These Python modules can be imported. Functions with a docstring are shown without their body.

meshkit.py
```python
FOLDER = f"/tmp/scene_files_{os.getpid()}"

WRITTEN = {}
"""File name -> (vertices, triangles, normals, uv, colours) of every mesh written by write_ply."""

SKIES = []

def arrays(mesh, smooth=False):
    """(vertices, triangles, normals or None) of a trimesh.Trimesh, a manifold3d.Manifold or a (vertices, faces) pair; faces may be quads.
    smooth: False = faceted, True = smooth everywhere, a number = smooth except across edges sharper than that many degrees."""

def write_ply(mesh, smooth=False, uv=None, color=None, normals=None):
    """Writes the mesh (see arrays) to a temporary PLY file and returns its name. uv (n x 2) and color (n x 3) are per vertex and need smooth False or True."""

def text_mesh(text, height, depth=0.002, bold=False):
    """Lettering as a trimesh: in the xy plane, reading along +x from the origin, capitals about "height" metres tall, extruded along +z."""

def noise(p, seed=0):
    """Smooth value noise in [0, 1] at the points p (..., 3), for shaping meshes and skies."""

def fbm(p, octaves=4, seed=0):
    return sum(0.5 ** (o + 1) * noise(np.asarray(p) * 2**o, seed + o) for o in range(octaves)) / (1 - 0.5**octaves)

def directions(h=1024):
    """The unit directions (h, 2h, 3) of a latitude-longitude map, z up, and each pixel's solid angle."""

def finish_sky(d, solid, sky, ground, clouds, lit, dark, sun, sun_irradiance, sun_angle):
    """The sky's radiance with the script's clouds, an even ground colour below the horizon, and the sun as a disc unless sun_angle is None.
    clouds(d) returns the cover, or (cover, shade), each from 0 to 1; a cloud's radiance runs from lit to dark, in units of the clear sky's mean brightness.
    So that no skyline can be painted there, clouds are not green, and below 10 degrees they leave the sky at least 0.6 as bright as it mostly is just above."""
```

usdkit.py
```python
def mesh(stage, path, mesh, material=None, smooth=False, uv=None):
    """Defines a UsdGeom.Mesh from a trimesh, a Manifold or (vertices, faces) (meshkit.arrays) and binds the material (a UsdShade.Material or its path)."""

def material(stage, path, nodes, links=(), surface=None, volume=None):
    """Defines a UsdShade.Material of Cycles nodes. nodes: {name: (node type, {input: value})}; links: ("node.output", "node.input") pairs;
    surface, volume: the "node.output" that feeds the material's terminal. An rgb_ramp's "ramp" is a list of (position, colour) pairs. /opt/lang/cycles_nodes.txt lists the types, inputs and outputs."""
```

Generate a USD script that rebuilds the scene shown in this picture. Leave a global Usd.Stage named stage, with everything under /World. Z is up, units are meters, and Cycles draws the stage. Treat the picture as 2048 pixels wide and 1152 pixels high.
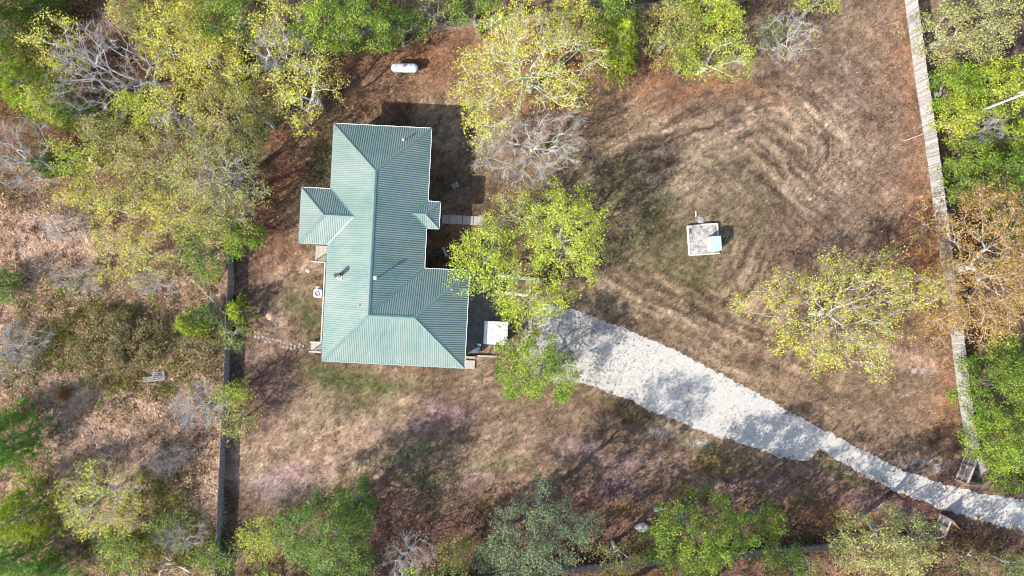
import math, random
import numpy as np
import trimesh, shapely
from shapely.geometry import Polygon, box as sbox
from scipy.spatial import cKDTree
import usdkit, meshkit
from pxr import Usd, UsdGeom, UsdLux, UsdShade, Gf, Sdf, Vt

# ------------------------------------------------------------------ camera, sky, sun
stage = Usd.Stage.CreateInMemory()
UsdGeom.SetStageUpAxis(stage, UsdGeom.Tokens.z)
UsdGeom.SetStageMetersPerUnit(stage, 1.0)
UsdGeom.Xform.Define(stage, '/World')
UsdGeom.Scope.Define(stage, '/World/Looks')
H = 75.0                       # flying height of the camera over the lawn
MPP = 112.5 / 2048             # metres per photo pixel on the ground
EXPOSURE = 1.24
cam = UsdGeom.Camera.Define(stage, '/World/camera')
cam.CreateHorizontalApertureAttr(36.0)
cam.CreateVerticalApertureAttr(20.25)
cam.CreateFocalLengthAttr(24.0)
cam.CreateClippingRangeAttr(Gf.Vec2f(0.5, 2000))
cam.AddTranslateOp().Set(Gf.Vec3d(0, 0, H))
cam.CreateExposureAttr(EXPOSURE)

SUN_AZ = math.radians(216)     # direction towards the sun, counter-clockwise from +x
SUN_EL = math.radians(35)
SUN = np.array([math.cos(SUN_EL) * math.cos(SUN_AZ), math.cos(SUN_EL) * math.sin(SUN_AZ), math.sin(SUN_EL)])
dome = UsdLux.DomeLight.Define(stage, '/World/sky')
sky_mat = usdkit.material(stage, '/World/Looks/sky_look', {
    's': ('sky_texture', {'sky_type': 'single_scattering', 'sun_disc': False, 'sun_elevation': SUN_EL,
                          'sun_rotation': math.atan2(SUN[0], SUN[1]), 'altitude': 200.0, 'aerosol_density': 1.6}),
    'b': ('background_shader', {'strength': 0.15})}, [('s.color', 'b.color')], surface='b.background')
UsdShade.MaterialBindingAPI.Apply(dome.GetPrim()).Bind(sky_mat)
sun = UsdLux.DistantLight.Define(stage, '/World/sun')
sun.CreateIntensityAttr(1.14)
sun.CreateAngleAttr(0.5)
sun.CreateNormalizeAttr(True)
sun.CreateColorAttr(Gf.Vec3f(1.0, 0.95, 0.88))
m4 = Gf.Matrix4d().SetRotate(Gf.Rotation(Gf.Vec3d(0, 0, 1), Gf.Vec3d(*SUN)))
sun.AddTransformOp().Set(m4)


# ------------------------------------------------------------------ helpers
def P(px, py, z=0.0):
    """Where the line of sight of a photo pixel meets height z."""
    k = (H - z) / H * MPP
    return np.array([(px - 1024) * k, (576 - py) * k, z])


def lin(r, g, b):
    c = np.array([r, g, b]) / 255.0
    return np.where(c <= 0.04045, c / 12.92, ((c + 0.055) / 1.055) ** 2.4)


_names = {}


def numbered(parent, name):
    key = (parent, name)
    n = _names.get(key, 0)
    _names[key] = n + 1
    return f'{parent}/{name}' if n == 0 else f'{parent}/{name}_{n:03d}'


def data(prim, label=None, cat=None, group=None, kind=None):
    for k, v in (('label', label), ('category', cat), ('group', group), ('kind', kind)):
        if v:
            prim.SetCustomDataByKey(k, v)
    return prim


def thing(name, label, cat, loc=(0, 0, 0), rotz=0.0, group=None, kind=None):
    x = UsdGeom.Xform.Define(stage, numbered('/World', name))
    x.AddTranslateOp().Set(Gf.Vec3d(*map(float, loc)))
    if rotz:
        x.AddRotateZOp().Set(math.degrees(rotz))
    return data(x.GetPrim(), label, cat, group, kind)


_vr = np.random.default_rng(99)


def obj(name, mesh, mat, parent=None, smooth=False, tint=None, rnd=None, **kw):
    path = numbered(str(parent.GetPath()) if parent else '/World', name)
    m = usdkit.mesh(stage, path, mesh, mat, smooth=smooth)
    if tint is not None:
        UsdGeom.PrimvarsAPI(m).CreatePrimvar('tint', Sdf.ValueTypeNames.Color3fArray, 'vertex').Set(
            Vt.Vec3fArray.FromNumpy(np.ascontiguousarray(tint, np.float32)))
    if rnd is None:                       # one random tone for the whole piece
        UsdGeom.PrimvarsAPI(m).CreatePrimvar('rnd', Sdf.ValueTypeNames.FloatArray, 'constant').Set(Vt.FloatArray([float(_vr.uniform())]))
    else:                                 # or one for each leaf or board in it
        UsdGeom.PrimvarsAPI(m).CreatePrimvar('rnd', Sdf.ValueTypeNames.FloatArray, 'vertex').Set(Vt.FloatArray.FromNumpy(np.ascontiguousarray(rnd, np.float32)))
    return data(m.GetPrim(), **kw)


cat = trimesh.util.concatenate


def bx(x0, x1, y0, y1, z0, z1, rot=0.0, at=(0, 0, 0)):
    m = trimesh.creation.box([x1 - x0, y1 - y0, z1 - z0])
    m.apply_translation([(x0 + x1) / 2, (y0 + y1) / 2, (z0 + z1) / 2])
    if rot:
        m.apply_transform(trimesh.transformations.rotation_matrix(rot, [0, 0, 1]))
    m.apply_translation(at)
    return m


def rbox(sx, sy, z0, z1, r=0.02):
    """A box with rounded vertical edges and chamfered top."""
    p = sbox(-sx / 2, -sy / 2, sx / 2, sy / 2).buffer(-r).buffer(r, quad_segs=3)
    return trimesh.creation.extrude_polygon(p, z1 - z0, engine='earcut').apply_translation([0, 0, z0])


def cyl(r, z0, z1, n=20, r2=None):
    r2 = r if r2 is None else r2
    return trimesh.creation.revolve(np.array([[0, z0], [r, z0], [r2, z1], [0, z1]]), sections=n)


def beam(a, b, w, t, up=(0, 0, 1)):
    """A straight bar from a to b, w wide and t thick."""
    a, b = np.asarray(a, float), np.asarray(b, float)
    d = b - a
    L = np.linalg.norm(d)
    d = d / L
    s = np.cross(d, up)
    if np.linalg.norm(s) < 1e-6:
        s = np.array([1.0, 0, 0])
    s /= np.linalg.norm(s)
    u = np.cross(s, d)
    m = trimesh.creation.box([L, w, t])
    T = np.eye(4)
    T[:3, 0], T[:3, 1], T[:3, 2], T[:3, 3] = d, s, u, (a + b) / 2
    return m.apply_transform(T)


def prism(poly, z0, z1):
    return trimesh.creation.extrude_polygon(Polygon(poly) if not hasattr(poly, 'area') else poly, z1 - z0, engine='earcut').apply_translation([0, 0, z0])


def stone(rng, r, flat=0.6, sub=2, rough=0.25):
    m = trimesh.creation.icosphere(subdivisions=sub, radius=1.0)
    o = rng.uniform(0, 100, 3)
    v = m.vertices * (1 + rough * (meshkit.fbm(m.vertices * 1.7 + o, 3)[:, None] - 0.5) * 2)
    m.vertices = v * np.array([r * rng.uniform(0.85, 1.15), r * rng.uniform(0.85, 1.15), r * flat])
    return m


def fb(x, y, s, seed=0, o=4):
    return meshkit.fbm(np.stack([x * s + 511, y * s + 377, np.full_like(x, 0.37)], -1), o, seed)


# ------------------------------------------------------------------ materials
M = {}


def mat(name, nodes, links, surface):
    M[name] = usdkit.material(stage, f'/World/Looks/{name}', nodes, links, surface=surface)
    return M[name]


def plain(name, c1, c2, rough=0.7, scale=6.0, metal=0.0, bump=0.0, detail=5.0, spec=0.5, obj_var=0.0, pos=(0.3, 0.7)):
    nodes = {'g': ('geometry', {}), 'n': ('noise_texture', {'scale': scale, 'detail': detail, 'roughness': 0.65}),
             'r': ('rgb_ramp', {'ramp': [(0, c1), (pos[0], c1), (pos[1], c2), (1, c2)]}),
             'p': ('principled_bsdf', {'roughness': rough, 'metallic': metal, 'specular_ior_level': spec})}
    links = [('g.position', 'n.vector'), ('n.fac', 'r.fac'), ('r.color', 'p.base_color')]
    if bump:
        nodes['b'] = ('bump', {'strength': 0.7, 'distance': bump})
        links += [('n.fac', 'b.height'), ('b.normal', 'p.normal')]
    if obj_var:
        nodes['isl'] = ('attribute', {'attribute': 'rnd'})
        nodes['mr'] = ('map_range', {'from_min': 0.0, 'from_max': 1.0, 'to_min': 1 - obj_var, 'to_max': 1 + obj_var})
        nodes['h'] = ('hsv', {'hue': 0.5, 'saturation': 1.0, 'fac': 1.0})
        links = [l for l in links if l[0] != 'r.color'] + [('isl.fac', 'mr.value'), ('mr.result', 'h.value'), ('r.color', 'h.color'), ('h.color', 'p.base_color')]
    return mat(name, nodes, links, 'p.BSDF')


def leafmat(name, cols, alt, transl=0.22, spec=0.3, alt_scale=0.45, rough=0.5):
    """Leaves: each leaf has its own tone; two palettes that drift slowly through the crown."""
    n = len(cols)
    nodes = {'g': ('geometry', {}), 'isl': ('attribute', {'attribute': 'rnd'}),
             'r1': ('rgb_ramp', {'ramp': [(i / (n - 1), c) for i, c in enumerate(cols)]}),
             'r2': ('rgb_ramp', {'ramp': [(i / (len(alt) - 1), c) for i, c in enumerate(alt)]}),
             'n': ('noise_texture', {'scale': alt_scale, 'detail': 3.0, 'roughness': 0.6}),
             'nr': ('map_range', {'from_min': 0.42, 'from_max': 0.6, 'to_min': 0.0, 'to_max': 1.0, 'clamp': True}),
             'mx': ('mix_color', {}),
             'p': ('principled_bsdf', {'roughness': rough, 'specular_ior_level': spec}),
             't': ('translucent_bsdf', {}), 'mc': ('mix_closure', {'fac': transl})}
    links = [('isl.fac', 'r1.fac'), ('isl.fac', 'r2.fac'), ('g.position', 'n.vector'), ('n.fac', 'nr.value'),
             ('nr.result', 'mx.fac'), ('r1.color', 'mx.a'), ('r2.color', 'mx.b'), ('mx.result', 'p.base_color'), ('mx.result', 't.color'),
             ('p.BSDF', 'mc.closure1'), ('t.BSDF', 'mc.closure2')]
    return mat(name, nodes, links, 'mc.closure')


Y = lambda *c: tuple(np.array(c, float))
leafmat('leaf_yellow', [Y(0.105, 0.123, 0.011), Y(0.340, 0.360, 0.038), Y(0.611, 0.592, 0.085), Y(0.223, 0.256, 0.025)], [Y(0.242, 0.214, 0.025), Y(0.519, 0.447, 0.070), Y(0.155, 0.152, 0.023)])
leafmat('leaf_yellowgreen', [Y(0.070, 0.097, 0.007), Y(0.194, 0.256, 0.019), Y(0.399, 0.473, 0.047), Y(0.124, 0.169, 0.013)], [Y(0.278, 0.307, 0.028), Y(0.457, 0.467, 0.055), Y(0.150, 0.174, 0.017)])
leafmat('leaf_olive', [Y(0.060, 0.072, 0.013), Y(0.169, 0.182, 0.036), Y(0.368, 0.375, 0.098), Y(0.100, 0.116, 0.022)], [Y(0.227, 0.192, 0.048), Y(0.414, 0.337, 0.110), Y(0.130, 0.111, 0.029)])
leafmat('leaf_green', [Y(0.026, 0.054, 0.004), Y(0.067, 0.125, 0.011), Y(0.176, 0.270, 0.029), Y(0.035, 0.066, 0.006)], [Y(0.118, 0.171, 0.014), Y(0.247, 0.313, 0.032), Y(0.055, 0.079, 0.009)])
leafmat('leaf_bright', [Y(0.037, 0.075, 0.004), Y(0.098, 0.178, 0.011), Y(0.237, 0.339, 0.034), Y(0.054, 0.102, 0.007)], [Y(0.177, 0.248, 0.018), Y(0.325, 0.391, 0.044), Y(0.073, 0.107, 0.009)])
leafmat('leaf_dark', [Y(0.020, 0.045, 0.006), Y(0.043, 0.088, 0.010), Y(0.139, 0.228, 0.029), Y(0.021, 0.047, 0.006)], [Y(0.080, 0.131, 0.016), Y(0.219, 0.301, 0.051), Y(0.038, 0.066, 0.008)])
leafmat('leaf_greygreen', [Y(0.023, 0.036, 0.017), Y(0.057, 0.081, 0.038), Y(0.194, 0.240, 0.133), Y(0.028, 0.040, 0.017)], [Y(0.062, 0.086, 0.029), Y(0.216, 0.251, 0.116), Y(0.034, 0.047, 0.017)])
leafmat('leaf_pale', [Y(0.075, 0.080, 0.025), Y(0.204, 0.216, 0.067), Y(0.455, 0.464, 0.165), Y(0.106, 0.108, 0.031)], [Y(0.182, 0.164, 0.051), Y(0.377, 0.343, 0.121), Y(0.077, 0.078, 0.019)])
leafmat('leaf_orange', [Y(0.142, 0.066, 0.017), Y(0.285, 0.135, 0.032), Y(0.414, 0.248, 0.075), Y(0.211, 0.182, 0.038), Y(0.528, 0.377, 0.170)], [Y(0.136, 0.111, 0.022), Y(0.344, 0.212, 0.057), Y(0.193, 0.089, 0.024), Y(0.436, 0.315, 0.110)], alt_scale=0.3)
leafmat('leaf_lime', [Y(0.078, 0.123, 0.008), Y(0.179, 0.251, 0.014), Y(0.392, 0.474, 0.039), Y(0.660, 0.722, 0.096)], [Y(0.174, 0.210, 0.014), Y(0.456, 0.502, 0.047), Y(0.085, 0.117, 0.007)])
leafmat('leaf_bramble', [Y(.10, .10, .03), Y(.17, .17, .045), Y(.24, .17, .07), Y(.09, .12, .025)], [Y(.19, .12, .06), Y(.27, .18, .10), Y(.13, .13, .04)], alt_scale=0.7)
leafmat('leaf_red', [Y(.30, .10, .06), Y(.40, .18, .10), Y(.36, .24, .14)], [Y(.28, .12, .07), Y(.38, .22, .13)])
leafmat('cedar_yellow', [Y(0.138, 0.189, 0.015), Y(0.279, 0.355, 0.023), Y(0.502, 0.576, 0.040), Y(0.180, 0.236, 0.021)], [Y(0.076, 0.123, 0.013), Y(0.181, 0.238, 0.026), Y(0.099, 0.149, 0.018)], transl=0.25)
leafmat('cedar_green', [Y(0.042, 0.077, 0.012), Y(0.094, 0.152, 0.018), Y(0.185, 0.257, 0.036), Y(0.057, 0.095, 0.013)], [Y(0.072, 0.105, 0.013), Y(0.155, 0.195, 0.024), Y(0.033, 0.055, 0.008)], transl=0.22)
leafmat('cedar_dark', [Y(0.045, 0.134, 0.016), Y(0.090, 0.223, 0.024), Y(0.164, 0.327, 0.041), Y(0.060, 0.149, 0.020)], [Y(0.118, 0.223, 0.020), Y(0.194, 0.297, 0.034), Y(0.075, 0.134, 0.016)], transl=0.2)
leafmat('cedar_rust', [Y(.32, .15, .05), Y(.42, .20, .07), Y(.26, .12, .04)], [Y(.36, .17, .06), Y(.30, .15, .05)], transl=0.2)

plain('bark_pale', Y(.30, .285, .26), Y(.47, .445, .41), 0.9, 3.0)
plain('bark_ash', Y(.22, .205, .19), Y(.38, .36, .335), 0.9, 3.0)
plain('bark_grey', Y(.20, .185, .17), Y(.36, .335, .30), 0.9, 3.0)
plain('bark_dark', Y(.12, .10, .085), Y(.22, .19, .16), 0.9, 3.0)


def tinted(name, rough=0.95, lo=0.72, hi=1.28, scale=9.0, bump=0.05, transl=0.0, detail=4.0):
    """The colour is the mesh's own tint, with fine grain."""
    nodes = {'a': ('attribute', {'attribute': 'tint'}), 'g': ('geometry', {}),
             'n': ('noise_texture', {'scale': scale, 'detail': detail, 'roughness': 0.75}),
             'mr': ('map_range', {'from_min': 0.32, 'from_max': 0.68, 'to_min': lo, 'to_max': hi, 'clamp': True}),
             'mm': ('vector_math', {'math_type': 'scale'}),
             'p': ('principled_bsdf', {'roughness': rough, 'specular_ior_level': 0.12})}
    links = [('g.position', 'n.vector'), ('n.fac', 'mr.value'), ('a.color', 'mm.vector1'), ('mr.result', 'mm.scale'), ('mm.vector', 'p.base_color')]
    if bump:
        nodes['b'] = ('bump', {'strength': 1.0, 'distance': bump})
        links += [('n.fac', 'b.height'), ('b.normal', 'p.normal')]
    out = 'p.BSDF'
    if transl:
        nodes['t'] = ('translucent_bsdf', {})
        nodes['mc'] = ('mix_closure', {'fac': transl})
        links += [('mm.vector', 't.color'), ('p.BSDF', 'mc.closure1'), ('t.BSDF', 'mc.closure2')]
        out = 'mc.closure'
    return mat(name, nodes, links, out)


tinted('ground_look', scale=11.0, bump=0.05, lo=0.6, hi=1.4, detail=7.0)
tinted('grass_look', bump=0, lo=0.9, hi=1.1, transl=0.25)
tinted('gravel_look', lo=0.78, hi=1.12, scale=40.0, bump=0.006, rough=0.95, detail=6.0)


def roofmat():
    nodes = {'g': ('geometry', {}), 'isl': ('attribute', {'attribute': 'rnd'}), 'n': ('noise_texture', {'scale': 0.28, 'detail': 5.0, 'roughness': 0.6}),
             'n2': ('noise_texture', {'scale': 2.2, 'detail': 4.0, 'roughness': 0.7}),
             'ad': ('math', {'math_type': 'multiply_add', 'value2': 0.35}),
             'r': ('rgb_ramp', {'ramp': [(0.0, Y(.055, .14, .118)), (0.45, Y(.092, .163, .142)), (0.72, Y(.145, .19, .168)), (1, Y(.18, .212, .19))]}),
             'mr': ('map_range', {'from_min': 0, 'from_max': 1, 'to_min': 0.94, 'to_max': 1.06}),
             'h': ('hsv', {}), 'p': ('principled_bsdf', {'roughness': 0.42, 'specular_ior_level': 0.45})}
    links = [('g.position', 'n.vector'), ('g.position', 'n2.vector'), ('n2.fac', 'ad.value1'), ('n.fac', 'ad.value3'), ('ad.value', 'r.fac'),
             ('isl.fac', 'mr.value'), ('mr.result', 'h.value'), ('r.color', 'h.color'), ('h.color', 'p.base_color')]
    mat('roof_green', nodes, links, 'p.BSDF')


roofmat()
plain('roof_trim', Y(.045, .14, .12), Y(.07, .18, .155), 0.4, 1.5)
plain('roof_cap', Y(.08, .15, .132), Y(.13, .18, .163), 0.4, 1.2)
plain('white_trim', Y(.55, .56, .53), Y(.68, .68, .65), 0.5, 3.0)
plain('white_paint', Y(.50, .51, .51), Y(.60, .60, .58), 0.45, 2.0)
plain('tank_white', Y(.44, .49, .54), Y(.60, .63, .65), 0.3, 3.5, detail=6)
plain('tank_dome', Y(.36, .30, .28), Y(.48, .42, .40), 0.5, 8.0)
plain('siding', Y(.32, .28, .23), Y(.38, .34, .28), 0.8, 1.2)
plain('brick_base', Y(.20, .15, .12), Y(.30, .23, .19), 0.9, 12.0)
plain('glass_dark', Y(.03, .035, .04), Y(.05, .055, .06), 0.08, 1.0)
plain('dark_metal', Y(.03, .03, .033), Y(.07, .07, .075), 0.45, 6.0)
plain('steel', Y(.45, .45, .44), Y(.58, .57, .55), 0.35, 6.0, metal=0.6)
plain('concrete', Y(.22, .20, .175), Y(.33, .30, .265), 0.9, 2.6, bump=0.01, detail=7)
plain('concrete_old', Y(.09, .085, .078), Y(.40, .37, .33), 0.9, 1.7, bump=0.02, detail=8, pos=(0.34, 0.6))
plain('concrete_pale', Y(.36, .34, .30), Y(.50, .47, .42), 0.9, 5, bump=0.01)
plain('concrete_dark', Y(.085, .078, .07), Y(.17, .155, .14), 0.9, 1.4, bump=0.01, detail=7)
plain('deck_wood', Y(.24, .205, .165), Y(.33, .29, .24), 0.8, 5.0, obj_var=0.1)
plain('rail_wood', Y(.36, .32, .28), Y(.48, .44, .39), 0.7, 6.0)
plain('fence_pale', Y(.17, .158, .148), Y(.34, .32, .30), 0.9, 4.5, obj_var=0.3, detail=7)
plain('fence_dark', Y(.10, .09, .088), Y(.20, .185, .178), 0.9, 4.5, obj_var=0.22, detail=7)
plain('fence_brown', Y(.14, .105, .085), Y(.25, .20, .165), 0.9, 4.5, obj_var=0.22, detail=7)
plain('rail_grey', Y(.26, .24, .228), Y(.38, .36, .345), 0.85, 5.0)
plain('plywood', Y(.42, .24, .09), Y(.55, .33, .14), 0.7, 4.0)
plain('blue_cloth', Y(.02, .04, .075), Y(.05, .08, .13), 0.6, 5.0, bump=0.02)
plain('pale_blue', Y(.27, .42, .48), Y(.32, .47, .53), 0.4, 2.5)
plain('pallet_wood', Y(.16, .15, .145), Y(.30, .285, .27), 0.9, 5.0)
plain('stone_pale', Y(.15, .135, .115), Y(.30, .275, .24), 0.9, 8.0, bump=0.03)
plain('stone_orange', Y(.48, .26, .10), Y(.66, .54, .40), 0.9, 2.4, bump=0.03)
plain('stone_grey', Y(.17, .15, .15), Y(.42, .39, .37), 0.9, 6.0, bump=0.05)
plain('rust_soil', Y(.10, .05, .04), Y(.17, .09, .07), 1.0, 9.0, bump=0.03)
plain('pole_wood', Y(.30, .285, .27), Y(.42, .40, .38), 0.8, 6.0)

# ------------------------------------------------------------------ ground
DRIVE = [(1080, 604), (1120, 612), (1160, 624), (1230, 650), (1330, 690), (1420, 737), (1500, 778), (1560, 812), (1640, 855), (1720, 898), (1800, 938), (1880, 966), (1960, 987), (2060, 1002), (2300, 1030),
         (2300, 1110), (2060, 1066), (1990, 1050), (1900, 1024), (1800, 986), (1720, 947), (1680, 922), (1638, 897), (1626, 914), (1602, 923), (1560, 913), (1500, 893), (1420, 868), (1340, 837), (1300, 822), (1262, 800), (1225, 789), (1165, 765),
         (1120, 770), (1060, 740), (1035, 705), (985, 703), (975, 692), (1020, 668), (1045, 640)]


def height(x, y):
    return 0.14 * (fb(x, y, 0.11, 3, 2) - 0.5) + 0.05 * (fb(x, y, 0.45, 4, 2) - 0.5)


def blob(px, py, cx, cy, rx, ry, ang=0.0, soft=1.0):
    c, s = math.cos(math.radians(ang)), math.sin(math.radians(ang))
    dx, dy = px - cx, py - cy
    u, v = (dx * c + dy * s) / rx, (-dx * s + dy * c) / ry
    return np.exp(-(u * u + v * v) ** (1.0 / soft) * 1.2)


TAN, BROWN, STRAW, GREEN = lin(156, 132, 108) * .60, lin(108, 88, 71) * .60, lin(192, 166, 138) * .60, lin(92, 98, 58) * .60
RUST, PURPLE, MOSS, DARKG, PINK = lin(148, 104, 76) * .60, lin(122, 90, 86) * .62, lin(128, 112, 44) * .62, lin(66, 84, 42) * .6, lin(206, 172, 150) * .66
ORANGE, GREYB, SOIL = lin(176, 120, 90) * .60, lin(140, 124, 112) * .62, lin(88, 64, 52) * .6


def ground_color(x, y, fine=True):
    """The colour of what grows and lies on the ground: dry grass, green grass, leaf litter, moss, bare soil."""
    px, py = x / MPP + 1024, 576 - y / MPP
    wx, wy = (fb(x, y, 0.12, 11) - 0.5) * 130, (fb(x, y, 0.12, 12) - 0.5) * 130
    qx, qy = px + wx, py + wy
    n1, n2, n3 = fb(x, y, 0.25, 13), fb(x, y, 0.8, 14), fb(x, y, 2.2, 15)
    col = TAN[None] + (BROWN - TAN)[None] * np.clip((n1 - 0.38) * 3.2, 0, 1)[:, None]

    def lay(c, w, strength=1.0):
        nonlocal col
        w = np.clip(w * strength, 0, 1)[:, None]
        col = col * (1 - w) + np.asarray(c)[None] * w

    mod = np.clip((n2 - 0.30) * 2.6, 0, 1)
    mod2 = np.clip((n2 * 0.5 + n1 * 0.5 - 0.42) * 6, 0, 1)
    # right lawn: green to grey-brown in the middle
    lay(GREEN * .85, blob(qx, qy, 1290, 470, 230, 190, 0, 0.8) * (0.25 + 0.75 * mod), 0.62)
    lay(GREYB, blob(qx, qy, 1600, 260, 290, 240) * (.4 + .6 * mod), 0.8)
    lay(GREEN * .9, blob(qx, qy, 1500, 330, 130, 90) * mod2, 0.5)
    lay(STRAW * .9, blob(qx, qy, 1330, 640, 150, 40, 25) * mod, 0.7)
    lay(STRAW * .9, blob(qx, qy, 1560, 270, 160, 100) * mod2, 0.5)
    for a in ((1330, 480, 120, 60), (1260, 400, 70, 60), (1380, 560, 120, 40), (1200, 250, 40, 40), (1480, 470, 50, 40)):
        lay(GREEN * .75, blob(qx, qy, *a) * mod2, 0.6)
    # mowing arcs
    def streak(ang, seed, al=85.0, ac=6.5):
        ca, sa = math.cos(math.radians(ang)), math.sin(math.radians(ang))
        u, v_ = px * ca + py * sa, -px * sa + py * ca
        return (meshkit.fbm(np.stack([u / al, v_ / ac + 6 * (n1 - .5), u * 0 + seed], -1), 3, seed) - .5) * 2

    r = np.hypot(px - 1550, py - 294)
    th = np.arctan2(py - 294, px - 1550)
    arc = (meshkit.fbm(np.stack([r / 6.0, th * 1.1 + 40, r * 0 + .5], -1), 3, 16) - .5) * 2
    warc = np.clip(1 - np.abs(r - 98) / 52, 0, 1) ** .5 * np.clip(np.cos(th + .75) * 2.2 + .4, 0, 1)
    gain = 1 + 2.0 * arc * warc
    gain = gain + 1.9 * streak(46, 17, 90, 8) * blob(px, py, 1590, 330, 90, 75) * (1 - .7 * warc)
    gain = gain + 1.5 * streak(-17, 18, 90, 9) * blob(px, py, 1380, 270, 150, 100)
    gain = gain + 1.5 * streak(27, 19, 90, 8) * blob(px, py, 1400, 630, 220, 60, 27)
    gain = gain + 1.5 * streak(-58, 20, 90, 8) * blob(px, py, 1510, 570, 90, 120)
    gain = gain + 1.2 * streak(-14, 21) * blob(px, py, 780, 860, 280, 90, -14)
    gain = gain + 1.3 * streak(-38, 22, 60) * (blob(px, py, 640, 180, 150, 110) + blob(px, py, 560, 400, 60, 120))
    lawn = np.clip((px - 470) / 40, 0, 1) * np.clip((1900 - px) / 60, 0, 1)
    gain = gain + (0.85 * streak(38, 31, 110, 4.5) * blob(px, py, 1640, 300, 220, 260) + 0.75 * streak(-32, 32, 110, 5) * blob(px, py, 1260, 330, 190, 240)
                   + 0.8 * streak(24, 33, 110, 5) * blob(px, py, 1500, 690, 300, 110, 24) + 0.8 * streak(-20, 34, 90, 5) * blob(px, py, 900, 890, 420, 120)
                   + 0.7 * streak(80, 35, 90, 5) * blob(px, py, 560, 620, 70, 260)) * lawn
    col = col * np.clip(gain, .42, 1.8)[:, None]
    # wheel tracks south-east of the well
    for off in (0, 34):
        d = (px - 1440 - off) * 0.86 + (py - 640) * 0.52 + 18 * np.sin(py / 60)
        lay(STRAW, np.exp(-(d / 5) ** 2) * blob(px, py, 1480, 600, 120, 150) * mod, 0.65)
    # rusty litter under the trees
    for a in ((640, 160, 130, 90), (800, 90, 170, 60), (880, 130, 90, 60), (1330, 130, 70, 60), (560, 330, 60, 190), (1450, 190, 160, 26), (1120, 150, 140, 120)):
        lay(RUST, blob(qx, qy, *a) * (0.45 + 0.55 * mod), 0.85)
    lay(RUST * .75, blob(qx, qy, 560, 400, 45, 110) * mod2, 0.8)
    lay(TAN, blob(qx, qy, 740, 170, 120, 45) * mod, 0.5)
    lay(GREEN * .8, blob(qx, qy, 650, 300, 28, 90), 0.55)
    lay(ORANGE, blob(qx, qy, 1860, 480, 70, 140) * (0.35 + 0.65 * mod), 0.9)
    lay(ORANGE * .85, blob(qx, qy, 1822, 120, 26, 260) * mod, 0.6)
    lay(ORANGE * .85, blob(qx, qy, 1890, 760, 40, 130) * mod, 0.7)
    lay(PINK, blob(qx, qy, 1830, 730, 60, 40) * mod2, 0.6)
    lay(SOIL, blob(qx, qy, 1930, 300, 40, 300), 0.6)
    # lawn around and south of the house
    lay(STRAW, blob(qx, qy, 700, 850, 230, 110, -12, 0.7) * (0.25 + 0.75 * mod), 0.72)
    lay(lin(120, 96, 88) * .6, blob(qx, qy, 900, 830, 200, 60, -15) * mod2, 0.8)
    lay(PURPLE * .9, blob(qx, qy, 560, 760, 70, 120) * mod2, 0.7)
    lay(PINK * .85, blob(qx, qy, 545, 640, 60, 130) * mod, 0.7)
    lay(STRAW * .9, blob(qx, qy, 600, 540, 45, 60) * mod, 0.7)
    for a in ((655, 750, 60, 28), (740, 770, 80, 24), (720, 810, 60, 30), (600, 640, 36, 60), (625, 660, 24, 60), (560, 610, 30, 30), (640, 320, 20, 50)):
        lay(GREEN * .8, blob(qx, qy, *a) * (0.45 + 0.55 * mod), 1.0)
    lay(lin(150, 135, 130) * .6, blob(qx, qy, 545, 965, 55, 40), 0.75)
    lay(PURPLE, blob(qx, qy, 545, 790, 40, 60), 0.5)
    lay(DARKG, blob(qx, qy, 885, 510, 30, 25), 0.7)
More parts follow.
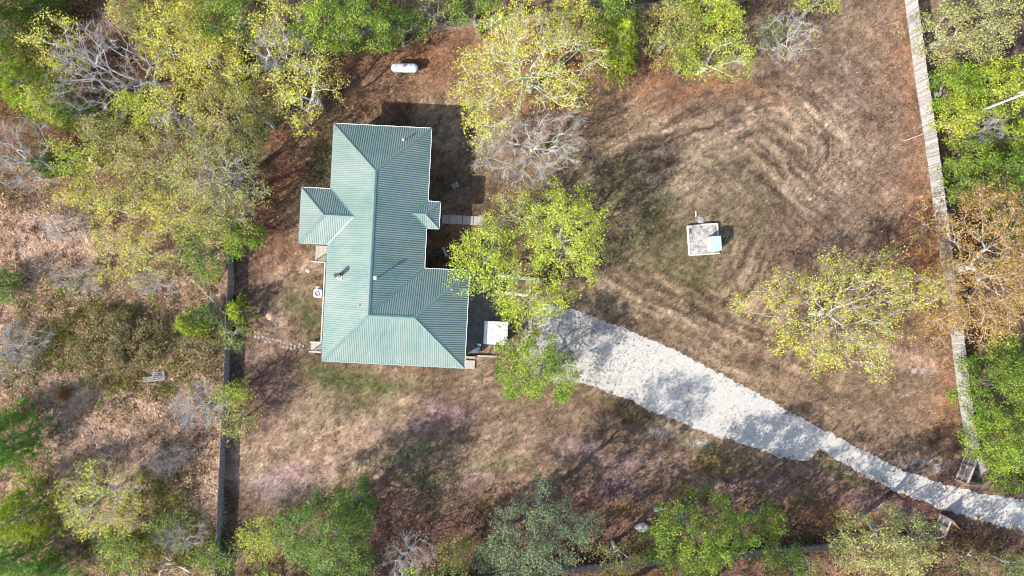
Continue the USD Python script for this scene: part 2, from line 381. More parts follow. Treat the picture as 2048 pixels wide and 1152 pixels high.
    lay(lin(150, 110, 80) * .55, blob(qx, qy, 880, 480, 30, 30), 0.8)
    # southern wood: purple-brown litter with moss
    lay(PURPLE, np.clip((qy - 890 + 40 * (n1 - .5)) / 120, 0, 1) * np.clip((qx - 700) / 160, 0, 1) * (0.4 + 0.6 * mod), 0.85)
    lay(BROWN, blob(qx, qy, 1170, 850, 220, 60, 15) * mod, 0.7)
    lay(STRAW * .85, blob(qx, qy, 1010, 870, 130, 40, -12) * mod, 0.55)
    for a in ((1430, 920, 60, 30), (1370, 985, 70, 24), (1600, 1010, 60, 24), (990, 1005, 40, 30), (1260, 1020, 60, 16), (1080, 960, 60, 20), (1700, 1040, 60, 24)):
        lay(MOSS, blob(qx, qy, *a) * (0.3 + 0.7 * mod2), 0.85)
    for a in ((890, 985, 60, 34), (850, 945, 50, 26), (580, 1040, 60, 40)):
        lay(GREEN * .75, blob(qx, qy, *a) * (0.3 + 0.7 * mod), 0.9)
    for a in ((930, 1060, 90, 40), (1230, 1090, 90, 50), (1640, 1060, 160, 36), (1960, 1110, 100, 50), (1100, 1010, 120, 24), (720, 1080, 60, 60)):
        lay(lin(134, 98, 84) * .58, blob(qx, qy, *a) * (0.35 + 0.65 * mod), 0.85)
    lay(lin(108, 92, 100) * .62, blob(qx, qy, 1235, 970, 50, 45), 0.75)
    for a in ((760, 775, 120, 14, -3), (690, 752, 70, 16, 0), (1240, 812, 90, 10, 25), (1420, 890, 110, 12, 20), (1660, 940, 120, 12, 28), (820, 905, 90, 14, -16), (980, 930, 80, 16, -10)):
        lay(lin(96, 112, 58) * .58, blob(px + wx * .3, py + wy * .3, *a) * (.3 + .7 * mod), 0.8)
    for a in ((1010, 960, 120, 40), (620, 930, 90, 40), (1180, 900, 100, 24, 12), (1480, 960, 120, 24, 10), (880, 830, 110, 24, -14), (1300, 905, 70, 20), (1760, 1010, 90, 16, 20)):
        lay(lin(176, 146, 140) * .60, blob(qx, qy, *a) * mod2, 0.8)
    # edge of the gravel
    lay(SOIL, blob(qx, qy, 1180, 800, 120, 18, 18), 0.5)
    for a in ((1320, 862, 30, 14), (1395, 885, 26, 8), (1850, 930, 50, 16), (1870, 990, 40, 12), (1955, 940, 24, 28), (1720, 160, 9, 6), (1728, 168, 6, 3), (1806, 768, 14, 7), (1812, 790, 8, 6), (1840, 745, 30, 8), (1405, 440, 12, 7)):
        lay(lin(205, 200, 196) * .6, blob(px, py, *a) * np.clip((n3 - .35) * 3, 0, 1), 0.9)
    # western field: straw over bramble and bare soil
    fld = np.clip((452 - qx * 0.99) / 30, 0, 1) * np.clip((qy - 330) / 70, 0, 1)
    lay(PINK * .85, fld * (0.4 + 0.6 * mod), 0.9)
    col = col * (1 - .25 * fld * mod)[:, None]
    lay(lin(150, 116, 96) * .6, fld * np.clip((n2 - .5) * 5, 0, 1), 0.9)
    for a in ((70, 480, 100, 60), (110, 820, 120, 50), (260, 890, 130, 70), (330, 1010, 80, 60)):
        lay(lin(140, 112, 106) * .6, blob(qx, qy, *a) * fld, 0.75)
    for a in ((220, 690, 110, 80), (130, 650, 60, 50), (400, 700, 50, 60), (330, 960, 70, 40), (300, 1090, 160, 60)):
        lay(lin(92, 80, 50) * .6, blob(qx, qy, *a) * (0.3 + 0.7 * mod), 0.8)
    wood = np.clip((470 - qx) / 60, 0, 1) * np.clip((400 - qy) / 60, 0, 1)
    lay(lin(128, 84, 66) * .55, wood * (0.4 + 0.6 * mod), 0.85)
    lay(SOIL, np.clip((qx - 1900) / 40, 0, 1) * np.clip((940 - qy) / 60, 0, 1), 0.6)
    if fine:
        col = col * np.clip(1 + 1.5 * (n3[:, None] - .5), .4, 1.7) * np.clip(1 + 1.1 * (n2[:, None] - .5), .5, 1.5)
    return np.clip(col * np.array([1.06, 1.06, 1.05]), 0.01, 0.9)


def sheet(xs, ys):
    gx, gy = np.meshgrid(xs, ys)
    x, y = gx.ravel(), gy.ravel()
    nx, ny = len(xs), len(ys)
    i = np.arange(nx * ny).reshape(ny, nx)
    q = np.stack([i[:-1, :-1].ravel(), i[:-1, 1:].ravel(), i[1:, 1:].ravel(), i[1:, :-1].ravel()], 1)
    return x, y, q


far = np.array([62, 66, 72, 80, 92, 110, 140, 190, 270, 400.0])
xs = np.concatenate([-far[::-1], np.arange(-60, 60.01, 0.25), far])
ys = np.concatenate([-(far[::-1] - 26), np.arange(-34, 34.01, 0.25), far - 26])
gx, gy, gq = sheet(xs, ys)
rg = np.random.default_rng(5)
gcol = 0.86 * ground_color(gx, gy) * rg.normal(1.0, 0.26, len(gx)).clip(0.45, 1.7)[:, None]
gf = np.vstack([gq[:, [0, 1, 2]], gq[:, [0, 2, 3]]])
obj('ground', (np.stack([gx, gy, height(gx, gy)], 1), gf), M['ground_look'], smooth=True, tint=gcol, kind='structure', label='dry brown lawn with leaf litter, moss and green patches')

# gravel drive with a ragged edge
dp = Polygon([P(*p)[:2] for p in DRIVE]).buffer(0)
x0, y0, x1, y1 = dp.bounds
dx_, dy_, dq = sheet(np.arange(x0, min(x1, 66), 0.14), np.arange(y0, y1, 0.14))
cx_, cy_ = dx_[dq].mean(1), dy_[dq].mean(1)
near = shapely.contains_xy(dp.buffer(1.0), cx_, cy_)
dq, cx_, cy_ = dq[near], cx_[near], cy_[near]
sd = shapely.distance(shapely.points(cx_, cy_), dp.exterior) * np.where(shapely.contains_xy(dp, cx_, cy_), 1, -1)
ppx, ppy = cx_ / MPP + 1024, 576 - cy_ / MPP
thin = np.clip((1175 - ppx - 0.25 * (ppy - 640)) / 150, 0, 1)          # the gravel gives out towards the house
keep = sd > (fb(cx_, cy_, 1.6, 21) - 0.5) * 0.75 + (fb(cx_, cy_, 5, 22) - 0.5) * 0.35
keep &= (fb(cx_, cy_, 2.6, 23) > thin * 0.62)
dq = dq[keep]
used = np.unique(dq)
re = -np.ones(len(dx_), int)
re[used] = np.arange(len(used))
dx_, dy_, dq = dx_[used], dy_[used], re[dq]
dpx = dx_ / MPP + 1024
speck = fb(dx_, dy_, 4.5, 24, 2)
tn = np.clip((1420 - dpx) / 330, 0, 1)
gcl = np.tile(lin(226, 220, 210) * .48, (len(dx_), 1)) * rg.normal(1, 0.07, len(dx_))[:, None]
dirt = np.clip((speck - 0.70 + 0.26 * tn) * 6, 0, 1) * 0.45
for a in ((1180, 660, 50, 20), (1210, 660, 60, 14), (1400, 818, 20, 12), (1460, 842, 14, 9), (1190, 752, 46, 5, 20)):
    dirt = np.maximum(dirt, 0.6 * blob(dpx, 576 - dy_ / MPP, *a) * np.clip((fb(dx_, dy_, 3, 25) - .38) * 5, 0, 1))
gcl = gcl * (1 - dirt[:, None]) + lin(120, 104, 90)[None] * .6 * dirt[:, None]
df = np.vstack([dq[:, [0, 1, 2]], dq[:, [0, 2, 3]]])
dz = height(dx_, dy_) + 0.035
obj('gravel_drive', (np.stack([dx_, dy_, dz], 1), df), M['gravel_look'], smooth=True, tint=gcl, kind='structure', label='pale grey gravel drive curving from the house to the gateway')
on_drive = lambda x, y: shapely.contains_xy(dp, x, y)

# ------------------------------------------------------------------ house
ZE = 3.9                       # eave height
PITCH = 0.5
TH = math.radians(2.9)
O = P(668, 247, ZE)
S = MPP * (H - ZE) / H
UX, VX = np.array([math.cos(TH), -math.sin(TH)]), np.array([-math.sin(TH), -math.cos(TH)])


def hw(u, v, z=0.0):
    """House coordinates (u to the right, v down the picture, metres) to world."""
    p = O[:2] + UX * u + VX * v
    return np.array([p[0], p[1], z])


W, L, WG = 195.3 * S, 475.6 * S, 285.3 * S
G0, HM = L - W, W / 2
B0, B1, BD = 131 * S, 242 * S, 58 * S
HB, BM = (B1 - B0) / 2, (B0 + B1) / 2
C0, C1, CD = 146 * S, 200 * S, 25 * S
HC, CM = (C1 - C0) / 2, (C0 + C1) / 2
VG = L - HM
house = thing('house', 'long house with a green ribbed metal hip roof beside the gravel drive', 'house', hw(0, 0))
HO = hw(0, 0)


def face_xy(f):
    """Walls of the underside etc. live in world coordinates relative to the house prim."""
    return f


def loc(m):
    m = m.copy()
    m.apply_translation(-HO)
    return m


# faces: plan polygon (u, v), eave origin, direction along the eave, direction up the slope
FACES = [
    ([(0, 0), (W, 0), (HM, HM)], (0, 0), (1, 0), (0, 1)),
    ([(0, 0), (HM, HM), (HM, VG), (0, L), (0, B1), (HB, BM), (0, B0)], (0, 0), (0, 1), (1, 0)),
    ([(0, L), (HM, VG), (WG - HM, VG), (WG, L)], (0, L), (1, 0), (0, -1)),
    ([(WG, G0), (WG - HM, VG), (WG, L)], (WG, G0), (0, 1), (-1, 0)),
    ([(W, G0), (WG, G0), (WG - HM, VG), (HM, VG)], (W, G0), (1, 0), (0, 1)),
    ([(W, 0), (W, C0), (W - HC, CM), (W, C1), (W, G0), (HM, VG), (HM, HM)], (W, 0), (0, 1), (-1, 0)),
    ([(-BD, B0), (-BD + HB, BM), (-BD, B1)], (-BD, B0), (0, 1), (1, 0)),
    ([(-BD, B0), (0, B0), (HB, BM), (-BD + HB, BM)], (-BD, B0), (1, 0), (0, 1)),
    ([(-BD, B1), (0, B1), (HB, BM), (-BD + HB, BM)], (-BD, B1), (1, 0), (0, -1)),
    ([(W + CD, C0), (W + CD, C1), (W + CD - HC, CM)], (W + CD, C0), (0, 1), (-1, 0)),
    ([(W, C0), (W + CD, C0), (W + CD - HC, CM), (W - HC, CM)], (W, C0), (1, 0), (0, 1)),
    ([(W, C1), (W + CD, C1), (W + CD - HC, CM), (W - HC, CM)], (W, C1), (1, 0), (0, -1)),
]
RIB, RH = 0.229, 0.035
NRM = 1 / math.sqrt(1 + PITCH ** 2)


def lift(pts, off, face, eo, ed, su):
    """Plan points (u, v) of a face to 3-D, moved off along the face's normal."""
    pts = np.asarray(pts, float)
    s = (pts - np.asarray(eo)) @ np.asarray(su)
    nu = -np.asarray(su, float) * PITCH * NRM
    uv = pts + nu[None] * off[:, None]
    z = ZE + s * PITCH + off * NRM
    w = O[:2][None] + uv[:, :1] * UX[None] + uv[:, 1:] * VX[None]
    return np.column_stack([w, z]) - HO


def tri_poly(poly):
    v, f = trimesh.creation.triangulate_polygon(poly, engine='earcut')
    return np.asarray(v), np.asarray(f)


def upward(v, f):
    n = np.cross(v[f[:, 1]] - v[f[:, 0]], v[f[:, 2]] - v[f[:, 0]])
    flip = n[:, 2] < 0
    f = f.copy()
    f[flip] = f[flip][:, ::-1]
    return v, f


for poly, eo, ed, su in FACES:
    pg = Polygon(poly)
    v, f = tri_poly(pg)
    base = upward(lift(v, np.full(len(v), -0.03), pg, eo, ed, su), f)
    slope = obj('roof_slope', base, M['roof_trim'], house)
    t = (np.array(pg.exterior.coords) - np.asarray(eo)) @ np.asarray(ed)
    k0, k1 = math.floor(t.min() / RIB), math.ceil(t.max() / RIB)
    prof = [(0.0, RH), (0.022, RH), (0.05, 0.0), (0.105, 0.0), (0.115, 0.006), (0.125, 0.0), (RIB - 0.05, 0.0), (RIB - 0.022, RH), (RIB, RH)]
    prof = [(0.0, RH), (0.025, RH), (0.055, 0.0), (RIB - 0.055, 0.0), (RIB - 0.025, RH), (RIB, RH)]
    e, s_ = np.asarray(ed, float), np.asarray(su, float)
    for kp in range(k0, k1, 3):
        vs, fs, n = [], [], 0
        for k in range(kp, min(kp + 3, k1)):
            for (ta, za), (tb, zb) in zip(prof[:-1], prof[1:]):
                a, b = k * RIB + ta, k * RIB + tb
                c0, c1 = np.asarray(eo) + e * a, np.asarray(eo) + e * b
                strip = Polygon([c0 - s_ * 1, c1 - s_ * 1, c1 + s_ * 12, c0 + s_ * 12])
                cut = pg.intersection(strip)
                for g in getattr(cut, 'geoms', [cut]):
                    if g.geom_type != 'Polygon' or g.area < 1e-4:
                        continue
                    v, f = tri_poly(g)
                    tt = (v - np.asarray(eo)) @ e
                    off = za + (zb - za) * np.clip((tt - a) / (b - a), 0, 1)
                    v3, f3 = upward(lift(v, off, pg, eo, ed, su), f)
                    vs.append(v3)
                    fs.append(f3 + n)
                    n += len(v3)
        if vs:
            obj('roof_panel', trimesh.Trimesh(np.vstack(vs), np.vstack(fs)), M['roof_green'], slope)


def zr(d):
    return ZE + d * PITCH


def cap(a, b, w=0.17, name='hip_cap', m='roof_cap', lift_=0.035, th=0.025):
    a, b = np.array(a, float), np.array(b, float)
    A, B = hw(*a[:2], a[2] + lift_) - HO, hw(*b[:2], b[2] + lift_) - HO
    d = (B - A) / np.linalg.norm(B - A)
    s = np.cross(d, [0, 0, 1])
    s /= np.linalg.norm(s)
    up = np.cross(s, d)
    pr = [(-w, -0.07), (-w * 0.25, 0.015), (0, 0.03), (w * 0.25, 0.015), (w, -0.07)]
    v = np.array([q + s * i + up * j for q in (A, B) for i, j in pr])
    f = []
    for i in range(4):
        f += [[i, i + 1, 6 + i], [i, 6 + i, 5 + i]]
    return obj(name, upward(v, np.array(f)), M[m], house)


z1, zb, zc = zr(HM), zr(HB), zr(HC)
cap((HM, HM, z1), (HM, VG, z1), 0.2, 'ridge_cap')
cap((HM, VG, z1), (WG - HM, VG, z1), 0.2, 'ridge_cap')
for a, b in (((0, 0, ZE), (HM, HM, z1)), ((W, 0, ZE), (HM, HM, z1)), ((0, L, ZE), (HM, VG, z1)), ((WG, L, ZE), (WG - HM, VG, z1)), ((WG, G0, ZE), (WG - HM, VG, z1)),
             ((-BD, B0, ZE), (-BD + HB, BM, zb)), ((-BD, B1, ZE), (-BD + HB, BM, zb)), ((W + CD, C0, ZE), (W + CD - HC, CM, zc)), ((W + CD, C1, ZE), (W + CD - HC, CM, zc))):
    cap(a, b)
cap((-BD + HB, BM, zb), (HB, BM, zb), 0.16, 'ridge_cap')
cap((W + CD - HC, CM, zc), (W - HC, CM, zc), 0.14, 'ridge_cap')


def valley(a, b, w=0.13):
    A, B = hw(*a[:2], a[2] + 0.05) - HO, hw(*b[:2], b[2] + 0.05) - HO
    obj('valley_flashing', beam(A, B, w, 0.012), M['roof_trim'], house)


valley((W, G0, ZE), (HM, VG, z1))
valley((0, B0, ZE), (HB, BM, zb))
valley((0, B1, ZE), (HB, BM, zb))
valley((W, C0, ZE), (W - HC, CM, zc))
valley((W, C1, ZE), (W - HC, CM, zc))
# fascia boards with drip edge round the eaves
EAVE = [(0, 0), (W, 0), (W, C0), (W + CD, C0), (W + CD, C1), (W, C1), (W, G0), (WG, G0), (WG, L), (0, L), (0, B1), (-BD, B1), (-BD, B0), (0, B0)]
for a, b in zip(EAVE, EAVE[1:] + EAVE[:1]):
    d = np.array(b) - np.array(a)
    n = np.array([d[1], -d[0]]) / np.linalg.norm(d)
    A, B = np.array(a) + n * 0.02, np.array(b) + n * 0.02
    obj('fascia', beam(hw(*A, ZE - 0.09) - HO, hw(*B, ZE - 0.09) - HO, 0.04, 0.2), M['white_trim'], house)
    A, B = np.array(a) + n * 0.052, np.array(b) + n * 0.052
    obj('drip_edge', beam(hw(*A, ZE + 0.0) - HO, hw(*B, ZE + 0.0) - HO, 0.02, 0.06), M['roof_trim' if n[1] > 0.5 or n[0] < -0.5 else 'white_trim'], house)
# walls below, set back under the eaves
ring = Polygon(EAVE).buffer(-0.62, join_style=2)
wl = np.array([hw(u, v)[:2] - HO[:2] for u, v in np.array(ring.exterior.coords)])
inner = np.array([hw(u, v)[:2] - HO[:2] for u, v in np.array(ring.buffer(-0.2, join_style=2).exterior.coords)])
obj('wall', prism(Polygon(wl, [inner[::-1]]), 0.6, ZE - 0.1), M['siding'], house)
fo = np.array([hw(u, v)[:2] - HO[:2] for u, v in np.array(ring.buffer(0.03, join_style=2).exterior.coords)])
obj('foundation', prism(Polygon(fo, [inner[::-1]]), -0.2, 0.6), M['brick_base'], house)
so = np.array([hw(u, v)[:2] - HO[:2] for u, v in np.array(Polygon(EAVE).buffer(-0.03, join_style=2).exterior.coords)])
obj('soffit', prism(Polygon(so, [inner[::-1]]), ZE - 0.1, ZE - 0.08), M['white_trim'], house)
for (u, v, along, w_, z0, z2, nm) in ((W - 0.62, 3.2, 'v', 1.4, 1.5, 2.8, 'window'), (W - 0.62, 12.4, 'v', 1.4, 1.5, 2.8, 'window'), (0.62, 3.0, 'v', 1.4, 1.5, 2.8, 'window'), (0.62, 16.0, 'v', 1.8, 1.5, 2.8, 'window'),
                                      (4.0, L - 0.62, 'u', 1.4, 1.5, 2.8, 'window'), (9.5, L - 0.62, 'u', 1.4, 1.5, 2.8, 'window'), (3.0, 0.62, 'u', 1.2, 1.5, 2.8, 'window'), (W + CD - 0.62, CM, 'v', 1.0, 0.65, 2.7, 'door'), (WG - 0.62, (G0 + L) / 2, 'v', 4.6, 0.1, 2.6, 'garage_door')):
    du, dv = (w_ / 2, 0.05) if along == 'u' else (0.05, w_ / 2)
    r = Polygon([hw(u - du, v - dv)[:2] - HO[:2], hw(u + du, v - dv)[:2] - HO[:2], hw(u + du, v + dv)[:2] - HO[:2], hw(u - du, v + dv)[:2] - HO[:2]])
    fr = obj(nm, prism(r.buffer(0.03), z0, z2), M['white_trim'], house)
    if nm == 'window':
        obj('pane', prism(r.buffer(0.05), z0 + 0.12, (z0 + z2) / 2 - 0.03), M['glass_dark'], fr)
        obj('pane', prism(r.buffer(0.05), (z0 + z2) / 2 + 0.03, z2 - 0.12), M['glass_dark'], fr)


def roof_z(u, v):
    a = min(u, W - u, v, L - v) if 0 <= u <= W and 0 <= v <= L else -9
    b = min(u, WG - u, v - G0, L - v) if 0 <= u <= WG and G0 <= v <= L else -9
    return zr(max(a, b))


def on_roof(px, py):
    z = ZE + 1
    for _ in range(8):
        d = P(px, py, z)[:2] - O[:2]
        u, v = d @ UX, d @ VX
        z = roof_z(u, v)
    return np.array([*P(px, py, z)[:2], z])


# chimney: a square metal chase with a raised dark cap
c = on_roof(679, 551) - HO
R40 = math.radians(38)
ch = obj('chimney', rbox(0.40, 0.40, -0.4, 1.15).apply_transform(trimesh.transformations.rotation_matrix(R40, [0, 0, 1])).apply_translation(c), M['dark_metal'], house)
obj('chimney_collar', rbox(0.5, 0.5, 1.15, 1.22).apply_transform(trimesh.transformations.rotation_matrix(R40, [0, 0, 1])).apply_translation(c), M['white_trim'], ch)
obj('chimney_cap', cat([cyl(0.16, 1.22, 1.40, 16), rbox(0.42, 0.42, 1.40, 1.45)]).apply_transform(trimesh.transformations.rotation_matrix(R40, [0, 0, 1])).apply_translation(c), M['dark_metal'], ch)
obj('chimney_flashing', bx(-0.30, 0.34, -0.44, 0.26, -0.02, 0.02).apply_transform(trimesh.transformations.rotation_matrix(-math.atan(PITCH), [0, 1, 0])).apply_translation(c + [0, 0, 0.05]), M['rail_wood'], ch)


def vent(px, py, r, h, cap_r):
    c = on_roof(px, py) - HO
    p = obj('vent_pipe', cyl(r, -0.2, h, 16).apply_translation(c), M['white_paint'], house, smooth=40)
    obj('vent_cap', trimesh.creation.revolve(np.array([[0, h + 0.1], [cap_r * 0.7, h + 0.07], [cap_r, h - 0.02], [cap_r, h - 0.06], [0, h - 0.06]])[::-1], sections=18).apply_translation(c), M['white_paint'], p, smooth=40)
    obj('vent_boot', cyl(r * 2.2, -0.15, 0.07, 16, r * 1.2).apply_translation(c), M['dark_metal'], p)


vent(754, 556, 0.08, 0.95, 0.2)
vent(808, 281, 0.06, 0.5, 0.13)
vent(718, 611, 0.04, 0.22, 0.06)
obj('electric_meter', cat([bx(-0.16, 0.16, -0.1, 0.1, 1.2, 1.8)]).apply_translation(hw(0.45, L - 0.9) - HO), M['steel'], house)

# ------------------------------------------------------------------ side deck with railings
ZD = 0.95
deck = thing('side_deck', 'narrow wooden deck with pale railings along the west wall of the house', 'deck', hw(0, B1))
DO = hw(0, B1)
uw, rail_u = 0.62, (651 - 655) * S


def dk(u, v, z):
    return hw(u, v, z) - DO


vA, vB = B1 + 0.05, B1 + 33 * S + 0.1
nb = 9
nb = 15
for i in range(nb):                                   # northern landing boards run up the picture
    u0 = -2.02 + i * 0.14
    obj('deck_board', beam(dk(u0, vA, ZD), dk(u0, vB, ZD), 0.13, 0.035), M['deck_wood'], deck)
for i in range(88):
    v = vB + 0.08 + i * 0.143
    if v > L - 1.7:
        break
    obj('deck_board', beam(dk(-0.72, v, ZD), dk(uw - 0.02, v, ZD), 0.133, 0.035), M['deck_wood'], deck)
vE = v
for i in range(6):                                   # southern landing, then three steps down
    u0 = -1.38 + i * 0.14
    obj('deck_board', beam(dk(u0, vE + 0.02, ZD), dk(u0, vE + 0.95, ZD), 0.13, 0.035), M['deck_wood'], deck)
for i in range(3):
    obj('step', beam(dk(-1.60 - i * 0.27, vE + 0.02, ZD - 0.22 * (i + 1)), dk(-1.60 - i * 0.27, vE + 0.95, ZD - 0.22 * (i + 1)), 0.27, 0.05), M['deck_wood'], deck)


def railing(a, b, z=ZD, hh=1.0, nposts=2, z_b=None):
    a, b = np.array(a, float), np.array(b, float)
    z_b = z if z_b is None else z_b
    obj('top_rail', beam(dk(*a, z + hh), dk(*b, z_b + hh), 0.11, 0.045), M['rail_wood'], deck)
    obj('bottom_rail', beam(dk(*a, z + 0.14), dk(*b, z_b + 0.14), 0.05, 0.07), M['rail_wood'], deck)
    n = max(2, int(np.linalg.norm(b - a) / 0.19))
    for i in range(n):
        t = (i + 0.5) / n
        q, zq = a + (b - a) * t, z + (z_b - z) * t
        obj('picket', beam(dk(*q, zq + 0.12), dk(*q, zq + hh - 0.02), 0.04, 0.04, up=(0, 1, 0)), M['rail_wood'], deck)
    for t in np.linspace(0.01, 0.99, nposts):
        q = a + (b - a) * t
        obj('post', beam(dk(*q, -0.1), dk(*q, z + (z_b - z) * t + hh - 0.02), 0.09, 0.09, up=(0, 1, 0)), M['rail_wood'], deck)


railing((-2.2, vB + 0.02), (-0.74, vB + 0.02))
railing((-0.74, vB + 0.08), (-0.74, vE), nposts=7)
railing((-1.9, vE - 0.02), (-0.74, vE - 0.02))
railing((-1.95, vE + 1.0), (-0.7, vE + 1.0))

# ------------------------------------------------------------------ paths, slabs, small buildings
pth = thing('front_path', 'concrete path of slabs from the east porch to the big tree', 'path', P(920, 438), kind='structure')
for (a, b) in ((884, 898), (899, 925), (926, 946), (947, 962)):
    c = P((a + b) / 2, 438.5 + (a - 884) * 0.05)
    w = (b - a) * MPP - 0.02
    obj('slab', rbox(w, 17.5 * MPP, -0.15, 0.09).apply_transform(trimesh.transformations.rotation_matrix(-TH, [0, 0, 1])).apply_translation(c - P(920, 438)), M['concrete'], pth)
rng = np.random.default_rng(77)
obj('stepping_stone', stone(rng, 0.5, 0.25).apply_translation(P(963, 438)), M['stone_pale'], None, smooth=True, label='pale flat rock at the end of the front path', cat='stone')

pat = thing('patio', 'dark stained concrete patio beside the garage wall', 'patio', P(960, 650), kind='structure')
ppoly = [(938, 540), (1005, 545), (1000, 640), (975, 690), (955, 706), (932, 707)]
q = [P(a, b)[:2] for a, b in ppoly]
obj('slab', prism([x - P(960, 650)[:2] for x in q], -0.2, 0.08), M['concrete_dark'], pat)
rw = thing('retaining_wall', 'low concrete wall closing the patio beside the garage corner', 'wall', P(945, 712))
obj('wall_block', beam(P(932, 714, 0.15) - P(945, 712), P(951, 714.5, 0.15) - P(945, 712), 0.22, 0.6), M['concrete'], rw)
obj('wall_block', beam(P(951.6, 711.5, 0.1) - P(945, 712), P(993, 713, 0.1) - P(945, 712), 0.18, 0.34), M['concrete'], rw)
obj('step_slab', rbox(19 * MPP, 17 * MPP, -0.1, 0.13).apply_transform(trimesh.transformations.rotation_matrix(-TH, [0, 0, 1])).apply_translation(P(940.5, 729)), M['concrete'], None, label='square concrete slab at the south-east corner of the house', cat='slab', kind='structure')

# white shed
shz = 2.05
sh = thing('shed', 'small shed with a flat white ribbed roof at the end of the drive', 'shed', P(991, 666), -TH)
sw, sl = 47.5 * MPP * (H - shz) / H, 45 * MPP * (H - shz) / H
sc = P(991.5, 666, shz) - P(991, 666)
sc[2] = 0
for sx in (-1, 1):
    obj('wall', bx(sx * (sw / 2 - 0.12) - 0.03, sx * (sw / 2 - 0.12) + 0.03, -sl / 2 + 0.1, sl / 2 - 0.1, 0, shz - 0.12).apply_translation(sc), M['rail_grey'], sh)
for sy in (-1, 1):
    obj('wall', bx(-sw / 2 + 0.16, sw / 2 - 0.16, sy * (sl / 2 - 0.12) - 0.03, sy * (sl / 2 - 0.12) + 0.03, 0, shz - 0.12).apply_translation(sc), M['rail_grey'], sh)
obj('door', bx(-0.5, 0.5, -sl / 2 + 0.06, -sl / 2 + 0.085, 0.05, 1.85).apply_translation(sc), M['white_trim'], sh)
obj('roof_frame', bx(-sw / 2, sw / 2, -sl / 2, sl / 2, shz - 0.12, shz - 0.02).apply_translation(sc), M['steel'], sh)
npan = 6
for i in range(npan):
    a = -sw / 2 + i * sw / npan
    parts = [bx(a + 0.004, a + sw / npan - 0.004, -sl / 2 - 0.03, sl / 2 + 0.03, shz - 0.018, shz)]
    parts += [bx(a + k * sw / npan / 2, a + k * sw / npan / 2 + 0.04, -sl / 2 - 0.028, sl / 2 + 0.028, shz, shz + 0.025) for k in (0.25, 1.25)]
    obj('roof_panel', cat(parts).apply_translation(sc), M['white_paint'], sh)

rl = np.random.default_rng(12)
nn = 46
lp = np.stack([sc[0] + rl.beta(2.6, 1.2, nn) * sw - sw / 2, sc[1] + rl.uniform(-.48, .48, nn) * sl, np.full(nn, shz + .03)], 1)
lv = np.array([[-.10, 0, 0], [0, -.05, 0], [.10, 0, 0], [0, .05, .015]])
la = rl.uniform(0, 6.28, nn)
vv = lp[:, None] + np.stack([lv[None, :, 0] * np.cos(la)[:, None] - lv[None, :, 1] * np.sin(la)[:, None], lv[None, :, 0] * np.sin(la)[:, None] + lv[None, :, 1] * np.cos(la)[:, None], np.tile(lv[:, 2], (nn, 1))], -1)
ca, sa = math.cos(-TH), math.sin(-TH)
vv = vv.reshape(-1, 3) @ np.array([[ca, sa, 0], [-sa, ca, 0], [0, 0, 1]]) + P(991, 666)
obj('roof_leaves', (vv, np.vstack([np.arange(nn)[:, None] * 4 + [0, 1, 2], np.arange(nn)[:, None] * 4 + [0, 2, 3]])), M['fence_brown'], None, kind='stuff', label='fallen brown leaves lying on the white shed roof', cat='leaves')

# covered grill
gr = thing('grill', 'barbecue grill under a dark blue cover between garage and shed', 'grill', P(956, 697) + [0, 0, 0.08], -0.15)
cov = trimesh.creation.box([0.62, 0.75, 0.9]).subdivide().subdivide().subdivide()
vv = cov.vertices
vv[:, :2] *= (1 - 0.16 * np.clip(vv[:, 2:] / 0.45, 0, 1) ** 2)
vv += 0.05 * (np.stack([meshkit.fbm(vv * 4 + k * 9, 3) for k in range(3)], 1) - 0.5)
cov.vertices = vv + [0, 0, 0.52]
obj('cover', cov, M['blue_cloth'], gr, smooth=True)
obj('side_shelf', bx(-0.1, 0.3, 0.36, 0.62, 0.78, 0.83), M['steel'], gr)
for sx in (-1, 1):
    for sy in (-1, 1):
        obj('leg', bx(sx * 0.22 - 0.02, sx * 0.22 + 0.02, sy * 0.28 - 0.02, sy * 0.28 + 0.02, 0, 0.2), M['dark_metal'], gr)

# air conditioner
ac = thing('air_conditioner', 'white outdoor air conditioner with round fan beside the west wall', 'air conditioner', P(635.5, 587, 0.95) * [1, 1, 0], -TH)
acz = 0.95
obj('pad', bx(-0.5, 0.5, -0.42, 0.78, -0.1, 0.08), M['concrete_pale'], ac)
obj('casing', rbox(0.86, 0.86, 0.08, acz, 0.1), M['white_paint'], ac)
ringp = Polygon(sbox(-0.43, -0.43, 0.43, 0.43).buffer(-0.1).buffer(0.1).exterior.coords, [[(0.31 * math.cos(t), 0.31 * math.sin(t)) for t in np.linspace(0, 2 * math.pi, 28)[:-1]][::-1]])
obj('top', prism(ringp, acz + 0.002, acz + 0.06), M['white_paint'], ac)
obj('fan_well', cyl(0.30, acz + 0.002, acz + 0.006, 28), M['dark_metal'], ac)
fan = [cyl(0.13, acz + 0.008, acz + 0.035, 18)]
for k in range(4):
    b = bx(0.1, 0.27, -0.06, 0.06, acz + 0.012, acz + 0.022)
    b.apply_transform(trimesh.transformations.rotation_matrix(k * math.pi / 2 + 0.4, [0, 0, 1]))
    fan.append(b)
obj('fan', cat(fan), M['steel'], ac)
for k in range(3):
    obj('grille_ring', trimesh.creation.torus(0.15 + 0.07 * k, 0.008, 28, 6).apply_translation([0, 0, acz + 0.055]), M['steel'], ac)

